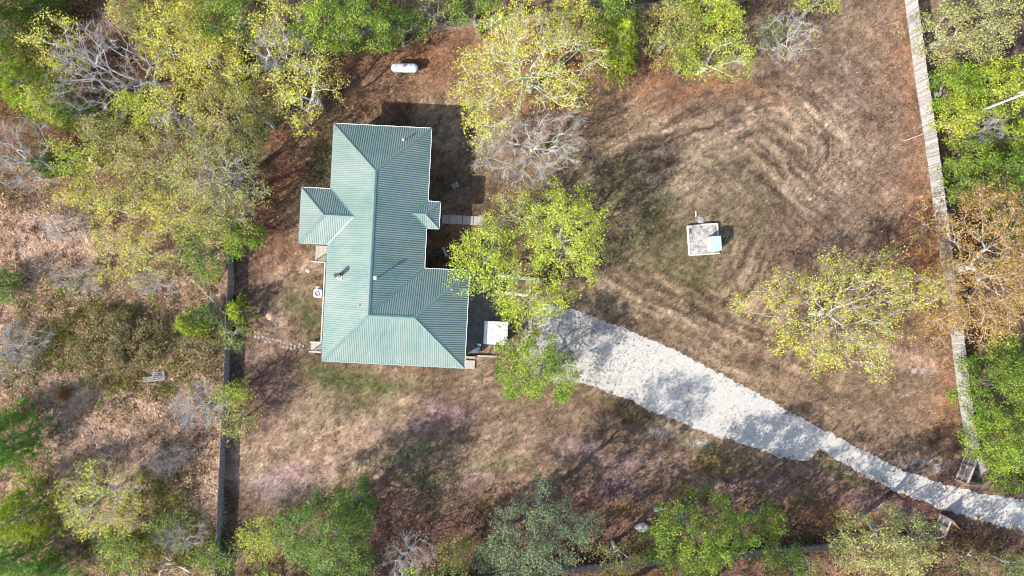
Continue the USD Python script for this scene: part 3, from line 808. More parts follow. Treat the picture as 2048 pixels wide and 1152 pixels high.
# propane tank
tk = thing('propane_tank', 'white horizontal propane tank on the leaf litter north of the house', 'tank', P(808.5, 134.5), -0.01)
tr, tl, tz = 0.475, 2.95, 0.78
prf = [[0, -tl / 2]]
for a in np.linspace(0.12, math.pi / 2, 9):
    prf.append([tr * math.sin(a), -tl / 2 + tr - tr * math.cos(a)])
for a in np.linspace(math.pi / 2, 0.12, 9):
    prf.append([tr * math.sin(a), tl / 2 - tr + tr * math.cos(a)])
prf.append([0, tl / 2])
toff = P(808.5, 134.5, 1.0) - P(808.5, 134.5)
toff[2] = tz
tank = trimesh.creation.revolve(np.array(prf), sections=40).apply_transform(trimesh.transformations.rotation_matrix(math.pi / 2, [0, 1, 0]))
obj('vessel', tank.apply_translation(toff), M['tank_white'], tk, smooth=50)
dm = obj('dome', trimesh.creation.revolve(np.array([[0, tr - 0.03], [0.2, tr - 0.03], [0.2, tr + 0.16], [0.15, tr + 0.22], [0, tr + 0.23]]), sections=24).apply_translation(toff + [-0.1, 0.02, 0]), M['tank_dome'], tk, smooth=40)
for k in (0.35, 0.62, 0.8):
    obj('valve', cyl(0.04, tr - 0.03, tr + 0.06, 12).apply_translation(toff + [k, 0.08, 0]), M['steel'], tk)
for k in (-0.9, 0.9):
    obj('lifting_lug', bx(k - 0.06, k + 0.06, -0.012, 0.012, tr - 0.02, tr + 0.07).apply_translation(toff), M['tank_white'], tk)
    obj('foot', bx(k - 0.1, k + 0.1, -0.36, 0.36, -tz, -0.28).apply_translation(toff), M['concrete'], tk)

# well slab with pump house
wc = P(1405.5, 479)
wrot = math.radians(4)
ws = thing('well_slab', 'old stained concrete slab with a raised rim on the lawn', 'slab', wc, wrot)
a_, b_ = 60 * MPP / 2, 60 * MPP / 2
sl_ = trimesh.creation.box([2 * a_, 2 * b_, 0.4]).subdivide().subdivide().subdivide().subdivide()
vv = sl_.vertices
vv[:, 2] += np.where(vv[:, 2] > 0.1, 0.12 * (meshkit.fbm(vv * [0.9, 0.9, 1] + 5, 4) - 0.5), 0)
vv[:, :2] += 0.06 * (np.stack([meshkit.fbm(vv * 2 + 3, 3), meshkit.fbm(vv * 2 + 30, 3)], 1) - 0.5)
obj('slab', sl_.apply_translation([0, 0, 0.1]), M['concrete_old'], ws)
for (x0, x1, y0, y1) in ((-a_ - 0.05, -a_ + 0.1, -b_, b_ * 0.95), (-a_ + 0.11, a_, -b_ - 0.06, -b_ + 0.06), (a_ - 0.12, a_ + 0.04, -0.1, b_), (-a_ * 0.1, a_ - 0.13, b_ - 0.1, b_ + 0.04)):
    obj('rim', bx(x0, x1, y0, y1, -0.1, 0.36), M['concrete_pale'], ws)
obj('hole', bx(-a_ + 0.14, -a_ + 0.4, b_ - 0.95, b_ - 0.35, 0.30, 0.372), M['rust_soil'], ws)
phh = 1.55
pc = P(1423, 489)
ph = thing('pump_house', 'white box with a pale blue lid on the corner of the concrete slab', 'pump house', pc, wrot)
pw, pl_ = 1.12, 1.5
obj('wall', bx(-pw / 2, pw / 2, -pl_ / 2, pl_ / 2, 0.25, phh), M['white_paint'], ph)
obj('lid', bx(-pw / 2 - 0.02, pw / 2 + 0.04, -pl_ / 2 - 0.04, pl_ / 2 + 0.04, phh, phh + 0.05), M['pale_blue'], ph)
obj('door', bx(-pw / 2 - 0.04, -pw / 2 - 0.003, -pl_ / 2 + 0.15, pl_ / 2 - 0.2, 0.4, phh - 0.1), M['white_trim'], ph)
obj('switch_box', bx(-pw / 2 - 0.2, -pw / 2 - 0.045, 0.02, 0.4, 0.7, 1.2), M['steel'], ph)

obj('flat_rock', stone(rng, 0.42, 0.3).apply_translation(P(1403, 441)), M['stone_pale'], None, smooth=True, label='pale flat rock just north of the concrete well slab', cat='stone')
obj('marker_pipe', bx(-0.05, 0.05, -0.3, 0.3, 0, 0.14).apply_translation(P(1391, 428)), M['white_trim'], None, label='short white pipe lying on the lawn north of the well slab', cat='pipe')

# frame half hidden under the central tree
fr = thing('wooden_arbor', 'long white wooden frame half hidden under the yellow-green tree by the drive', 'arbor', P(1035, 572), -0.10)
fz = 2.2
k_ = MPP * (H - fz) / H
oz = P(1035, 572, fz) - P(1035, 572)
fw, fl = 84 * k_, 33 * k_
for sy in (-1, 1):
    obj('beam', bx(-fw / 2, fw / 2, sy * fl / 2 - 0.16, sy * fl / 2 + 0.16, fz - 0.08, fz).apply_translation([oz[0], oz[1], 0]), M['white_paint'], fr)
    for sx in (-1, 1):
        obj('post', bx(sx * (fw / 2 - 0.15) - 0.06, sx * (fw / 2 - 0.15) + 0.06, sy * fl / 2 - 0.06, sy * fl / 2 + 0.06, -0.1, fz - 0.09).apply_translation([oz[0], oz[1], 0]), M['white_paint'], fr)
for i in range(5):
    x = -fw / 2 + 0.3 + i * (fw - 0.6) / 4
    obj('rafter', bx(x - 0.035, x + 0.035, -fl / 2, fl / 2, fz + 0.004, fz + 0.1).apply_translation([oz[0], oz[1], 0]), M['rail_grey'], fr)

# things on the lawn
bn = thing('bench', 'small grey plank bench on the grass beside the east wall', 'bench', P(890.5, 504), math.radians(-68))
obj('seat', bx(-0.55, 0.55, -0.15, 0.15, 0.36, 0.41), M['rail_grey'], bn)
for k in (-0.4, 0.4):
    obj('leg', bx(k - 0.03, k + 0.03, -0.12, 0.12, -0.05, 0.358), M['rail_grey'], bn)
bd = thing('broken_box', 'broken open wooden box with a white side in the shade by the house', 'box', P(910, 371), 0.4)
obj('side', bx(0.28, 0.33, -0.3, 0.3, 0, 0.2), M['white_paint'], bd)
obj('side', bx(-0.33, -0.29, -0.25, 0.25, 0, 0.14), M['rail_grey'], bd)
obj('side', bx(-0.28, 0.27, -0.3, -0.26, 0, 0.14), M['fence_brown'], bd)
obj('base', bx(-0.28, 0.27, -0.25, 0.28, 0, 0.04), M['fence_brown'], bd)
obj('field_stone', stone(rng, 0.42, 0.6).apply_translation(P(540, 632)), M['stone_orange'], None, smooth=30, label='orange and white rock lying on the west lawn', cat='stone')
obj('field_stone', stone(rng, 0.26, 0.5).apply_translation(P(616, 541)), M['stone_grey'], None, smooth=30, label='grey rock on the grass north of the air conditioner', cat='stone')
for i, (a, b, r) in enumerate(((510, 664, .17), (519, 667, .14), (511, 673, .18), (518, 675, .17), (526, 673, .18), (534, 675, .13), (532, 683, .16), (540, 683, .17), (547, 678, .14), (556, 680, .15), (562, 682, .17), (569, 686, .13), (568, 693, .15),
                                (575, 694, .16), (583, 688, .16), (583, 697, .18), (591, 692, .13), (590, 696, .17), (600, 688, .15), (599, 694, .14), (607, 692, .13))):
    obj('stepping_stone', stone(rng, r, 0.3).apply_translation(P(a, b) + [0, 0, 0.03]), M['stone_pale'], None, smooth=30,
        label='small pale paving stone in the line across the grass west of the deck', cat='stone', group='pale stones leading to the deck steps')
obj('limestone', stone(rng, 0.62, 0.6, 3, 0.45).apply_translation(P(1284, 1054) + [0, 0, 0.1]), M['stone_grey'], None, smooth=20, label='pitted pale grey boulder at the edge of the southern wood', cat='boulder')
lb = P(1316, 1018)
obj('loose_board', bx(-0.47, 0.47, -0.17, 0.17, 0.1, 0.15, math.radians(12)).apply_translation(lb), M['white_paint'], None, label='white board lying on moss north of the boulder', cat='board')
obj('dark_rock', stone(rng, 0.28, 0.5).apply_translation(P(88, 866)), M['stone_pale'], None, smooth=30, label='pale stone in the shade beside the dark cedar at the left edge', cat='stone')
pl = thing('pallet', 'weathered grey wooden pallet beside the bramble patch', 'pallet', P(313, 752), math.radians(6))
for i, y in enumerate((-0.42, -0.22, -0.02, 0.2, 0.42)):
    obj('slat', bx(-1.25 if i < 3 else -0.2, 1.15, y - 0.06, y + 0.06, 0.52, 0.56), M['pallet_wood'], pl)
for x in (-1.0, -0.05, 1.08):
    obj('bearer', bx(x - 0.05, x + 0.05, -0.48, 0.48 if x > -0.5 else 0.05, 0.40, 0.518), M['pallet_wood'], pl)
    obj('block', bx(x - 0.06, x + 0.06, -0.4, -0.28, 0.0, 0.398), M['pallet_wood'], pl)
# poles
up = thing('utility_pole', 'tall pale utility pole standing in the trees at the right edge', 'pole', P(1906, 242))
obj('pole', cyl(0.14, -0.5, 11.5, 14, 0.10), M['pole_wood'], up, smooth=40)
obj('crossarm', bx(-0.9, 0.9, -0.06, 0.06, 10.9, 11.05), M['pole_wood'], up)
mp = thing('marker_post', 'thin pale metal post leaning beside the long grey fence', 'post', P(1808, 282))
obj('post', cyl(0.04, -0.3, 3.4, 10, 0.03), M['pole_wood'], mp, smooth=40)


# ------------------------------------------------------------------ fences
def fence(name, label, pts, h, m, rng, inside=1, gaps=()):
    """Board fence along a polyline of ground pixels; the boards stand on the inner side of the rails."""
    wpts = [P(*p)[:2] for p in pts]
    t = thing(name, label, 'fence', [*wpts[0], 0])
    o = np.array([*wpts[0], 0])
    for a, b in zip(wpts[:-1], wpts[1:]):
        d = b - a
        Ls = np.linalg.norm(d)
        d /= Ls
        n = np.array([-d[1], d[0]]) * inside
        npan = max(1, round(Ls / 2.4))
        pw = Ls / npan
        ang = math.atan2(d[1], d[0])
        for k in range(npan):
            s = a + d * k * pw
            hh = h + rng.normal(0, 0.03)
            nb = round(pw / 0.142)
            bw = pw / nb
            vs = []
            for j in range(nb):
                top = hh + rng.normal(0, 0.022)
                b_ = bx(-bw / 2 + 0.006, bw / 2 - 0.006, -0.011, 0.011, 0.03, top)
                b_.apply_transform(trimesh.transformations.rotation_matrix(rng.normal(0, 0.008), [0, 1, 0]))
                b_.apply_transform(trimesh.transformations.rotation_matrix(ang + rng.normal(0, 0.02), [0, 0, 1]))
                q = s + d * (j + 0.5) * bw + n * (0.06 + rng.normal(0, 0.003))
                vs.append(b_.apply_translation([q[0] - o[0], q[1] - o[1], 0]))
            obj('board_panel', cat(vs), m, t, kind='stuff', rnd=np.repeat(rng.uniform(0, 1, nb), 8))
            A, B = s, s + d * pw
            for zz in (0.35, h * 0.55, h - 0.3):
                obj('rail', beam([*(A - o[:2] + d * 0.06), zz], [*(B - o[:2] - d * 0.06), zz], 0.045, 0.09), m, t)
            obj('post', bx(-0.05, 0.05, -0.05, 0.05, -0.3, h - 0.06, ang).apply_translation([*(s - n * 0.0 - o[:2]), 0]), m, t)
    return t


rf = np.random.default_rng(8)
fence('board_fence', 'long pale grey board fence running up the right side of the lawn', [(1801, -70), (1810, 0), (1829, 143), (1839, 213), (1851, 287), (1862, 370), (1876, 480), (1903, 674), (1914, 768), (1932, 893)], 2.25, M['fence_pale'], rf, -1)
fence('board_fence', 'dark board fence along the left side of the lawn behind the cedars', [(485, 97), (467, 517), (457, 768), (450, 891), (441, 1111), (438, 1190)], 1.5, M['fence_dark'], rf, 1)
fence('board_fence', 'grey board fence half hidden by trees along the top of the yard', [(485, 97), (600, 86), (935, 55), (1240, 26), (1560, -6)], 2.1, M['fence_brown'], rf, -1)
fence('board_fence', 'brown board fence half hidden by trees along the bottom of the yard', [(880, 1158), (1145, 1133), (1590, 1093), (1690, 1084), (1864, 1063)], 1.9, M['fence_brown'], rf, 1)


def gate_wing(label, a, b, foot, h, m, tri_m, inside):
    A, B, F = P(*a), P(*b), P(*foot)
    t = thing('gate_wing', label, 'fence panel', A, group='wing panels beside the gateway')
    d = B - A
    Ls = np.linalg.norm(d)
    d = d / Ls
    n = np.array([-d[1], d[0], 0]) * inside
    ang = math.atan2(d[1], d[0])
    nb = round(Ls / 0.142)
    bw = Ls / nb
    for j in range(nb):
        q = d * (j + 0.5) * bw - n * 0.06
        obj('board', bx(-bw / 2 + 0.005, bw / 2 - 0.005, -0.011, 0.011, 0.03, h + rf.normal(0, 0.01), ang).apply_translation(q), m, t)
    for zz in (0.25, h * 0.5, h - 0.12):
        obj('rail', beam(d * 0.02 + [0, 0, zz] + n * 0.02, d * (Ls - 0.02) + [0, 0, zz] + n * 0.02, 0.13, 0.11), M['rail_grey'], t)
    q = d * Ls * 0.52
    obj('brace', beam(q + n * 0.12 + [0, 0, 0.1], q + n * 0.12 + [0, 0, h - 0.05], 0.1, 0.09, up=tuple(n)), M['steel'], t)
    for q in (d * 0.05, d * (Ls + 0.07)):
        obj('post', bx(-0.08, 0.08, -0.08, 0.08, -0.3, h + 0.06, ang).apply_translation(q), M['fence_dark'], t)
    e = (F - B)
    Lf = np.linalg.norm(e)
    e = e / Lf
    w = np.array([-e[1], e[0], 0])
    c = d * (Ls + 0.17)
    v = np.array([c - w * 0.02, c + e * Lf - w * 0.02, c + [0, 0, h] - w * 0.02, c + w * 0.02, c + e * Lf + w * 0.02, c + [0, 0, h] + w * 0.02])
    v[[1, 4], 2] += 0.12
    v[[0, 3], 2] += 0.05
    wedge = trimesh.convex.convex_hull(v)
    obj('wedge_board', wedge, M[tri_m], t)


gate_wing('railed wing panel at the end of the right fence above the drive', (1934, 895), (1910, 956), (1966, 967), 2.2, M['fence_brown'], 'plywood', -1)
gate_wing('railed wing panel with orange sloping board below the drive', (1864, 1062), (1878, 1029), (1920, 1063), 2.2, M['fence_brown'], 'plywood', 1)


# ------------------------------------------------------------------ trees
def frusta(p0, p1, r0, r1, k):
    """Tapered tubes, all at once."""
    n = len(p0)
    d = p1 - p0
    Ln = np.linalg.norm(d, axis=1, keepdims=True)
    d = d / np.maximum(Ln, 1e-6)
    ref = np.where(np.abs(d[:, 2:]) > 0.9, [[1.0, 0, 0]], [[0, 0, 1.0]])
    s = np.cross(d, ref)
    s /= np.linalg.norm(s, axis=1, keepdims=True)
    u = np.cross(s, d)
    a = np.arange(k) / k * 2 * math.pi
    ringv = s[:, None] * np.cos(a)[None, :, None] + u[:, None] * np.sin(a)[None, :, None]
    v = np.concatenate([p0[:, None] + ringv * r0[:, None, None], p1[:, None] + ringv * r1[:, None, None]], 1).reshape(-1, 3)
    i = np.arange(k)
    j = (i + 1) % k
    f = np.concatenate([np.stack([i, i + k, j + k], 1), np.stack([i, j + k, j], 1)])
    f = (f[None] + (np.arange(n) * 2 * k)[:, None, None]).reshape(-1, 3)
    return v, f


def leaves(rng, c, size, asp=0.62, tilt=0.9, direction=None, droop=0.0):
    """One folded lozenge per leaf."""
    n = len(c)
    nrm = rng.normal(0, tilt, (n, 3))
    nrm[:, 2] = np.abs(nrm[:, 2]) + 0.55
    nrm /= np.linalg.norm(nrm, axis=1, keepdims=True)
    d = rng.normal(0, 1, (n, 3)) if direction is None else direction + rng.normal(0, 0.35, (n, 3))
    d[:, 2] -= droop
    d -= nrm * (d * nrm).sum(1, keepdims=True)
    d /= np.maximum(np.linalg.norm(d, axis=1, keepdims=True), 1e-6)
    s = np.cross(nrm, d)
    sz = size * rng.uniform(0.65, 1.35, (n, 1))
    a, b = c - d * sz / 2, c + d * sz / 2
    l, r = c + s * sz * asp / 2 + nrm * sz * 0.12 - d * sz * 0.05, c - s * sz * asp / 2 + nrm * sz * 0.12 - d * sz * 0.05
    v = np.stack([a, r, b, l], 1).reshape(-1, 3)
    f = (np.array([[0, 1, 2], [0, 2, 3]])[None] + (np.arange(n) * 4)[:, None, None]).reshape(-1, 3)
    return v, f


def grow(rng, base, cc, rx, ry, h, n_att, low=0.42, gap=0.3, upbias=0.55, dome=0.42, ragged=1.0):
    """A branching skeleton that reaches points spread through the crown. Returns nodes, parents, tip indices."""
    ph = rng.uniform(0, 6.28, 4)
    pts = []
    m = n_att * 5
    rr = np.sqrt(rng.uniform(0.0, 1, m))
    th = rng.uniform(0, 2 * math.pi, m)
    lob = 1.0 + ragged * (0.10 * np.sin(2 * th + ph[0]) + 0.09 * np.sin(3 * th + ph[1]) + 0.07 * np.sin(5 * th + ph[2]) + 0.08 * np.sin(9 * th + ph[3]))
    x, y = cc[0] + rr * lob * rx * np.cos(th), cc[1] + rr * lob * ry * np.sin(th)
    top = h * (1 - dome * rr ** 2.2) * (0.93 + 0.14 * fb(x, y, 0.45, int(ph[0] * 100)))
    lo = h * (low - 0.14 * rr)
    z = lo + (top - lo) * rng.uniform(0, 1, m) ** upbias
    ok = fb(x, y, 0.5, int(ph[1] * 100), 3) > gap
    cand = np.stack([x, y, z], 1)[ok]
    if len(cand) == 0:
        cand = np.stack([x, y, z], 1)
    dmin = 0.8 * (rx * ry * math.pi * max(h * 0.3, 1) / n_att) ** (1 / 3)
    tree = cKDTree(cand)
    alive = np.ones(len(cand), bool)
    for i in range(len(cand)):
        if alive[i]:
            pts.append(cand[i])
            if len(pts) >= n_att:
                break
            alive[tree.query_ball_point(cand[i], dmin)] = False
    att = np.array(pts)
    fork = np.array([base[0] * 0.6 + cc[0] * 0.4, base[1] * 0.6 + cc[1] * 0.4, h * low * 0.72])
    nodes, par, plen = [np.array(base, float)], [-1], [0.0]
    nt = 4
    for i in range(1, nt + 1):
        t = i / nt
        q = np.array(base) * (1 - t) + fork * t + np.array([*rng.normal(0, 0.03 * h * 0.4 * t, 2), 0])
        nodes.append(q)
        par.append(len(nodes) - 2)
        plen.append(plen[-1] + h * low * 0.72 / nt * 0.4)
    order = np.argsort(np.linalg.norm(att - fork, axis=1))
    N = np.zeros((20000, 3))
    N[:len(nodes)] = nodes
    PL = np.zeros(20000)
    PL[:len(nodes)] = plen
    cnt = len(nodes)
    tips = []
    for i in order:
        a = att[i]
        d = np.linalg.norm(N[2:cnt] - a, axis=1)
        cost = d + 0.55 * PL[2:cnt] + 0.5 * np.maximum(N[2:cnt, 2] - a[2] - 0.5, 0)
        j = int(np.argmin(cost)) + 2
        s = N[j].copy()
        dist = d[j - 2]
        k = max(1, int(math.ceil(dist / 0.75)))
        bow = rng.normal(0, 0.065 * dist, 3)
        bow[2] += 0.06 * dist
        jit = 0.035 * min(dist, 2)
        prev = j
        for q in range(1, k + 1):
            t = q / k
            p = s + (a - s) * t + bow * math.sin(math.pi * t) + (rng.normal(0, jit, 3) if q < k else 0)
            N[cnt] = p
            PL[cnt] = PL[prev] + dist / k
            par.append(prev)
            prev = cnt
            cnt += 1
            if cnt >= 19990:
                break
        tips.append(prev)
    return N[:cnt].copy(), np.array(par), np.array(tips)


def wood(rng, N, par, tips, trunk_r, tip_r, twigs=0, twig_len=0.8):
    """Radii by the number of tips carried, and the wood as tubes. Returns thick and thin tube lists."""
    cnt = np.zeros(len(N))
    cnt[tips] = 1
    for i in range(len(N) - 1, 0, -1):
        cnt[par[i]] += max(cnt[i], 0.0)
    cnt = np.maximum(cnt, 1)
    p = math.log(trunk_r / tip_r) / math.log(max(cnt[0], 2))
    r = tip_r * cnt ** p
    i = np.arange(1, len(N))
    r0, r1 = r[par[1:]], r[1:]
    r0 = np.minimum(r0, r1 * 1.5)
    big = r1 > max(0.09, trunk_r * 0.42)
    big[:4] = True
    thick = frusta(N[par[1:]][big], N[1:][big], r0[big], r1[big], 7)
    thin = [frusta(N[par[1:]][~big], N[1:][~big], r0[~big], r1[~big], 4)]
    if twigs:
        outer = np.nonzero(cnt <= 4)[0]
        outer = outer[outer > 4]
        st = np.repeat(outer, twigs)
        gdir = N[st] - N[par[st]]
        gdir /= np.maximum(np.linalg.norm(gdir, axis=1, keepdims=True), 1e-6)
        d = gdir * 0.8 + rng.normal(0, 0.6, (len(st), 3))
        d /= np.linalg.norm(d, axis=1, keepdims=True)
        ln = twig_len * rng.uniform(0.4, 1.2, (len(st), 1))
        s = N[st] + (N[par[st]] - N[st]) * rng.uniform(0, 0.9, (len(st), 1))
        mid = s + d * ln * 0.5 + rng.normal(0, 0.06, d.shape)
        end = s + d * ln + rng.normal(0, 0.12, d.shape) + [0, 0, 0.08]
        tr_ = np.full(len(st), tip_r * 0.8)
        thin += [frusta(s, mid, tr_, tr_ * 0.8, 3), frusta(mid, end, tr_ * 0.8, tr_ * 0.4, 3)]
        tw = end
    else:
        tw = np.zeros((0, 3))
    return thick, thin, cnt, tw


def join(parts):
    vs, fs, n = [], [], 0
    for v, f in parts:
        vs.append(v)
        fs.append(f + n)
        n += len(v)
    return np.vstack(vs), np.vstack(fs)


TREE_TRIS = [0]
RECORD = []


def put(name, mesh, m, t, o, **kw):
    v, f = mesh
    TREE_TRIS[0] += len(f)
    if name == 'crown':
        kw['rnd'] = np.repeat(_vr.uniform(0, 1, len(v) // 4), 4)
    obj(name, (v - o, f), M[m], t, **kw)


def tree(px, py, rpx, h, m, label, seed, rpy=None, lai=1.6, leaf=0.172, bark=None, gap=0.3, clump=0.55, twigs=1, name='oak_tree', category='tree', group=None, low=0.42, natt=None, part_bare=0.0, ragged=1.0,
         upbias=0.55, dome=0.42, tip=0.013, tilt=0.7, trunk=None):
    rng = np.random.default_rng(seed)
    zc = h * 0.68
    k = MPP * (H - zc) / H
    cc = P(px, py, zc)
    rx, ry = max(rpx - 4, 8) * k, max((rpy or rpx) - 4, 8) * k
    base = np.array([cc[0] + rng.normal(0, 0.12 * rx), cc[1] + rng.normal(0, 0.12 * ry), -0.1])
    area = math.pi * rx * ry
    natt = natt or int(np.clip(area * 1.5, 22, 230))
    N, par, tips = grow(rng, base, cc, rx, ry, h, natt, low, gap, upbias, dome, ragged)
    bark = bark or ('bark_pale' if lai < 1.05 else 'bark_grey' if lai < 1.7 else 'bark_dark')
    if lai > 1.7:
        twigs = 0
    trunk_r = trunk or np.clip(0.028 * h, 0.06, 0.34)
    thick, thin, cnt, tw = wood(rng, N, par, tips, trunk_r, tip, twigs)
    t = thing(name, label, category, base * [1, 1, 0], group=group)
    o = base * [1, 1, 0]
    put('trunk', thick, bark, t, o)
    put('branches', join(thin), bark, t, o, kind='stuff')
    if lai > 0:
        nl = int(1.12 * lai * area / (leaf ** 2 * 0.36))
        src = np.concatenate([N[tips], N[tips], tw if len(tw) else N[tips], N[(cnt <= 3).nonzero()[0]]])
        src = src[src[:, 2] > h * (low - 0.2)]
        if part_bare:
            src = src[fb(src[:, 0], src[:, 1], 0.35, seed % 97, 2) > part_bare]
        per = max(3, int(12 * clump))
        nc = max(1, nl // per)
        cl = src[rng.integers(0, len(src), nc)] + rng.normal(0, 0.16 + 0.16 * clump, (nc, 3)) * [1, 1, 0.7] + [0, 0, 0.22]
        c = np.repeat(cl, per, 0) + rng.normal(0, 0.17 + 0.10 * clump, (nc * per, 3)) * [1, 1, 0.75]
        put('crown', leaves(rng, c, leaf, tilt=tilt), m, t, o, kind='stuff')
    RECORD.append((name, px, py))
    return t


def bare(px, py, rpx, h, label, seed, rpy=None, bark='bark_ash', natt=None, lai=0.0, m=None, name='bare_tree', category='bare tree', low=0.25, gap=0.0, tip=0.013, twigs=6, **kw):
    return tree(px, py, rpx, h, m, label, seed, rpy, lai=lai, bark=bark, gap=gap, natt=natt, twigs=twigs, name=name, category=category, low=low, tip=tip, **kw)


def cedar(px, py, rpx, h, m, label, seed, rpy=None, group=None, dens=1.0, name='cedar_tree', spray=0.34):
    rng = np.random.default_rng(seed)
    zc = h * 0.40
    k = MPP * (H - zc) / H
    c = P(px, py, zc)
    R, Ry = rpx * k, (rpy or rpx) * k
    base = np.array([c[0], c[1], -0.1])
    n = int(dens * 24 * math.pi * R * Ry)
    t_ = 1 - np.sqrt(rng.uniform(0, 1, n))                                  # more of the area is low down
    th = rng.uniform(0, 2 * math.pi, n)
    ph = rng.uniform(0, 6.28, 3)
    lob = 0.97 + 0.13 * np.sin(3 * th + ph[0] + t_ * 5) + 0.18 * np.sin(7 * th + ph[1] - t_ * 9) + 0.13 * np.sin(13 * th + ph[2] + t_ * 14)
    frac = 1 - 0.55 * rng.uniform(0, 1, n) ** 1.7
    rad = (1 - t_ * 0.96) ** 0.85 * lob * frac
    cl = np.stack([base[0] + R * rad * np.cos(th), base[1] + Ry * rad * np.sin(th), h * (0.10 + 0.9 * t_) + 0.22 * h * (1 - frac) + rng.normal(0, 0.1, n)], 1)
    out = np.stack([np.cos(th), np.sin(th), 0.55 + 0.8 * t_], 1)
    per = 6
    cc = np.repeat(cl, per, 0) + rng.normal(0, 0.10, (n * per, 3))
    dd = np.repeat(out, per, 0) + rng.normal(0, 0.45, (n * per, 3))
    t = thing(name, label, 'cedar', base * [1, 1, 0], group=group)
    o = base * [1, 1, 0]
    nb = int(26 + 10 * R)
    bt = rng.uniform(0.05, 0.9, nb)
    ba = rng.uniform(0, 6.28, nb)
    s = np.stack([np.full(nb, base[0]), np.full(nb, base[1]), h * (0.08 + 0.8 * bt)], 1)
    e = s + np.stack([np.cos(ba) * R * (1 - bt) * 0.8, np.sin(ba) * Ry * (1 - bt) * 0.8, 0.25 * R * (1 - bt)], 1)
    tr0 = np.array([0.045 * h * 0.5 + 0.04])
    put('trunk', frusta(np.array([base]), np.array([[base[0], base[1], h * 0.93]]), tr0, tr0 * 0.15, 7), 'bark_dark', t, o)
    put('branches', frusta(s, e, np.full(nb, 0.035), np.full(nb, 0.012), 4), 'bark_dark', t, o, kind='stuff')
    put('crown', leaves(rng, cc, spray, asp=0.26, tilt=0.7, direction=dd), m, t, o, kind='stuff')
    RECORD.append((name, px, py))
    return t


G1, G2, G3, G4, G5 = 'trees of the wood at the upper left', 'trees along the top of the yard', 'trees beyond the right fence', 'trees of the southern wood', 'trees of the western field'
YEL, YG, OL, GR, BR, DK, GG, PA = 'leaf_yellow', 'leaf_yellowgreen', 'leaf_olive', 'leaf_green', 'leaf_bright', 'leaf_dark', 'leaf_greygreen', 'leaf_pale'
# upper left wood
cedar(22, 60, 75, 9, 'cedar_green', 'wide yellow-green cedar filling the top left corner', 101, group=G1)
cedar(62, 175, 70, 9, 'cedar_yellow', 'yellow-green cedar at the left edge below the corner cedar', 102, group=G1)
cedar(165, 235, 66, 7, 'cedar_green', 'olive cedar standing just below the big bare tree', 103, rpy=44, group=G1)
cedar(92, 330, 30, 4.5, 'cedar_green', 'small green cedar beside the pale bare tree at the left edge', 104, group=G1)
cedar(78, 18, 46, 8, 'cedar_green', 'dark green cedar crowded between the corner cedar and the bare tree', 105, group=G1)
tree(96, 84, 46, 11, YEL, 'golden yellow oak leaning against the left side of the bare tree', 106, rpy=70, lai=0.9, group=G1)
tree(264, 36, 50, 12, OL, 'olive green round-topped oak at the top edge near the bare tree', 107, lai=2.4, gap=0.1, group=G1)
bare(190, 128, 112, 11.5, 'large pale bare tree with tangled branches in the upper left wood', 108, natt=210, group=G1)
tree(345, 72, 78, 12.5, YEL, 'large yellow oak right of the olive round-topped oak', 109, lai=1.2, group=G1)
tree(445, 26, 62, 13, GR, 'dark green oak at the top edge left of the yellow oaks', 110, lai=2.2, gap=0.1, group=G1)
tree(420, 118, 74, 12, YEL, 'yellow oak with thin crown below the dark green top oak', 111, lai=1.1, group=G1)
tree(505, 88, 62, 13, YEL, 'pale yellow oak with many bare branches near the top fence', 112, lai=0.75, group=G1, part_bare=.3)
tree(268, 214, 46, 9, YG, 'bright yellow-green oak in the middle of the upper left wood', 113, lai=1.8, gap=0.15, group=G1)
tree(345, 215, 66, 10, YEL, 'thin yellow oak over rusty leaf litter in the wood', 114, lai=0.9, group=G1, part_bare=.33)
tree(448, 222, 74, 11, OL, 'yellow-olive oak beside the lawn edge of the upper left wood', 115, lai=1.5, group=G1)
tree(604, 172, 78, 11.5, YEL, 'leaning yellow oak with open crown over the north lawn', 116, lai=0.7, rpy=84, group=G1, part_bare=.28)
tree(562, 38, 58, 13, YEL, 'pale yellow oak at the top edge beside the top fence', 117, lai=0.9, group=G1)
tree(150, 318, 66, 7.5, YG, 'low yellow-green tree below the olive cedar in the wood', 118, rpy=42, lai=1.1, group=G1)
tree(290, 322, 76, 9.5, OL, 'olive yellow oak with a forked pale trunk in the wood', 119, lai=1.25, group=G1)
tree(425, 340, 96, 12, OL, 'broad grey-yellow oak with thin leaves and pale twigs west of the house', 120, lai=1.0, group=G1, twigs=3)
bare(8, 305, 80, 9, 'pale bare tree cut by the left edge above the straw field', 121, natt=110, group=G1)
tree(205, 405, 110, 6, YEL, 'low spreading yellow tree at the lower edge of the wood', 122, rpy=42, lai=0.75, group=G1, part_bare=.3)
tree(275, 505, 105, 5, YEL, 'half bare yellow tree with dark crooked branches in the straw field', 123, rpy=75, lai=0.5, bark='bark_grey', group=G1, part_bare=.3, low=0.3, tip=.018)
tree(430, 425, 66, 9, OL, 'olive yellow oak above the bright green bush at the fence', 124, lai=1.4, group=G1)
tree(478, 472, 38, 5.5, BR, 'bright green bushy tree over the upper end of the dark fence', 125, lai=2.6, gap=0.05, rpy=44, group=G1)
tree(402, 505, 56, 4.5, DK, 'dark green loose shrub left of the dark fence', 126, lai=1.3, group=G1, name='shrub', category='shrub')
tree(418, 546, 26, 3.2, BR, 'bright green bush below the dark green loose shrub', 127, lai=2.0, rpy=18, group=G1, name='shrub', category='shrub')
tree(505, 215, 42, 9, OL, 'narrow olive tree at the lawn edge left of the leaning yellow oak', 128, lai=1.4, rpy=60, group=G1)
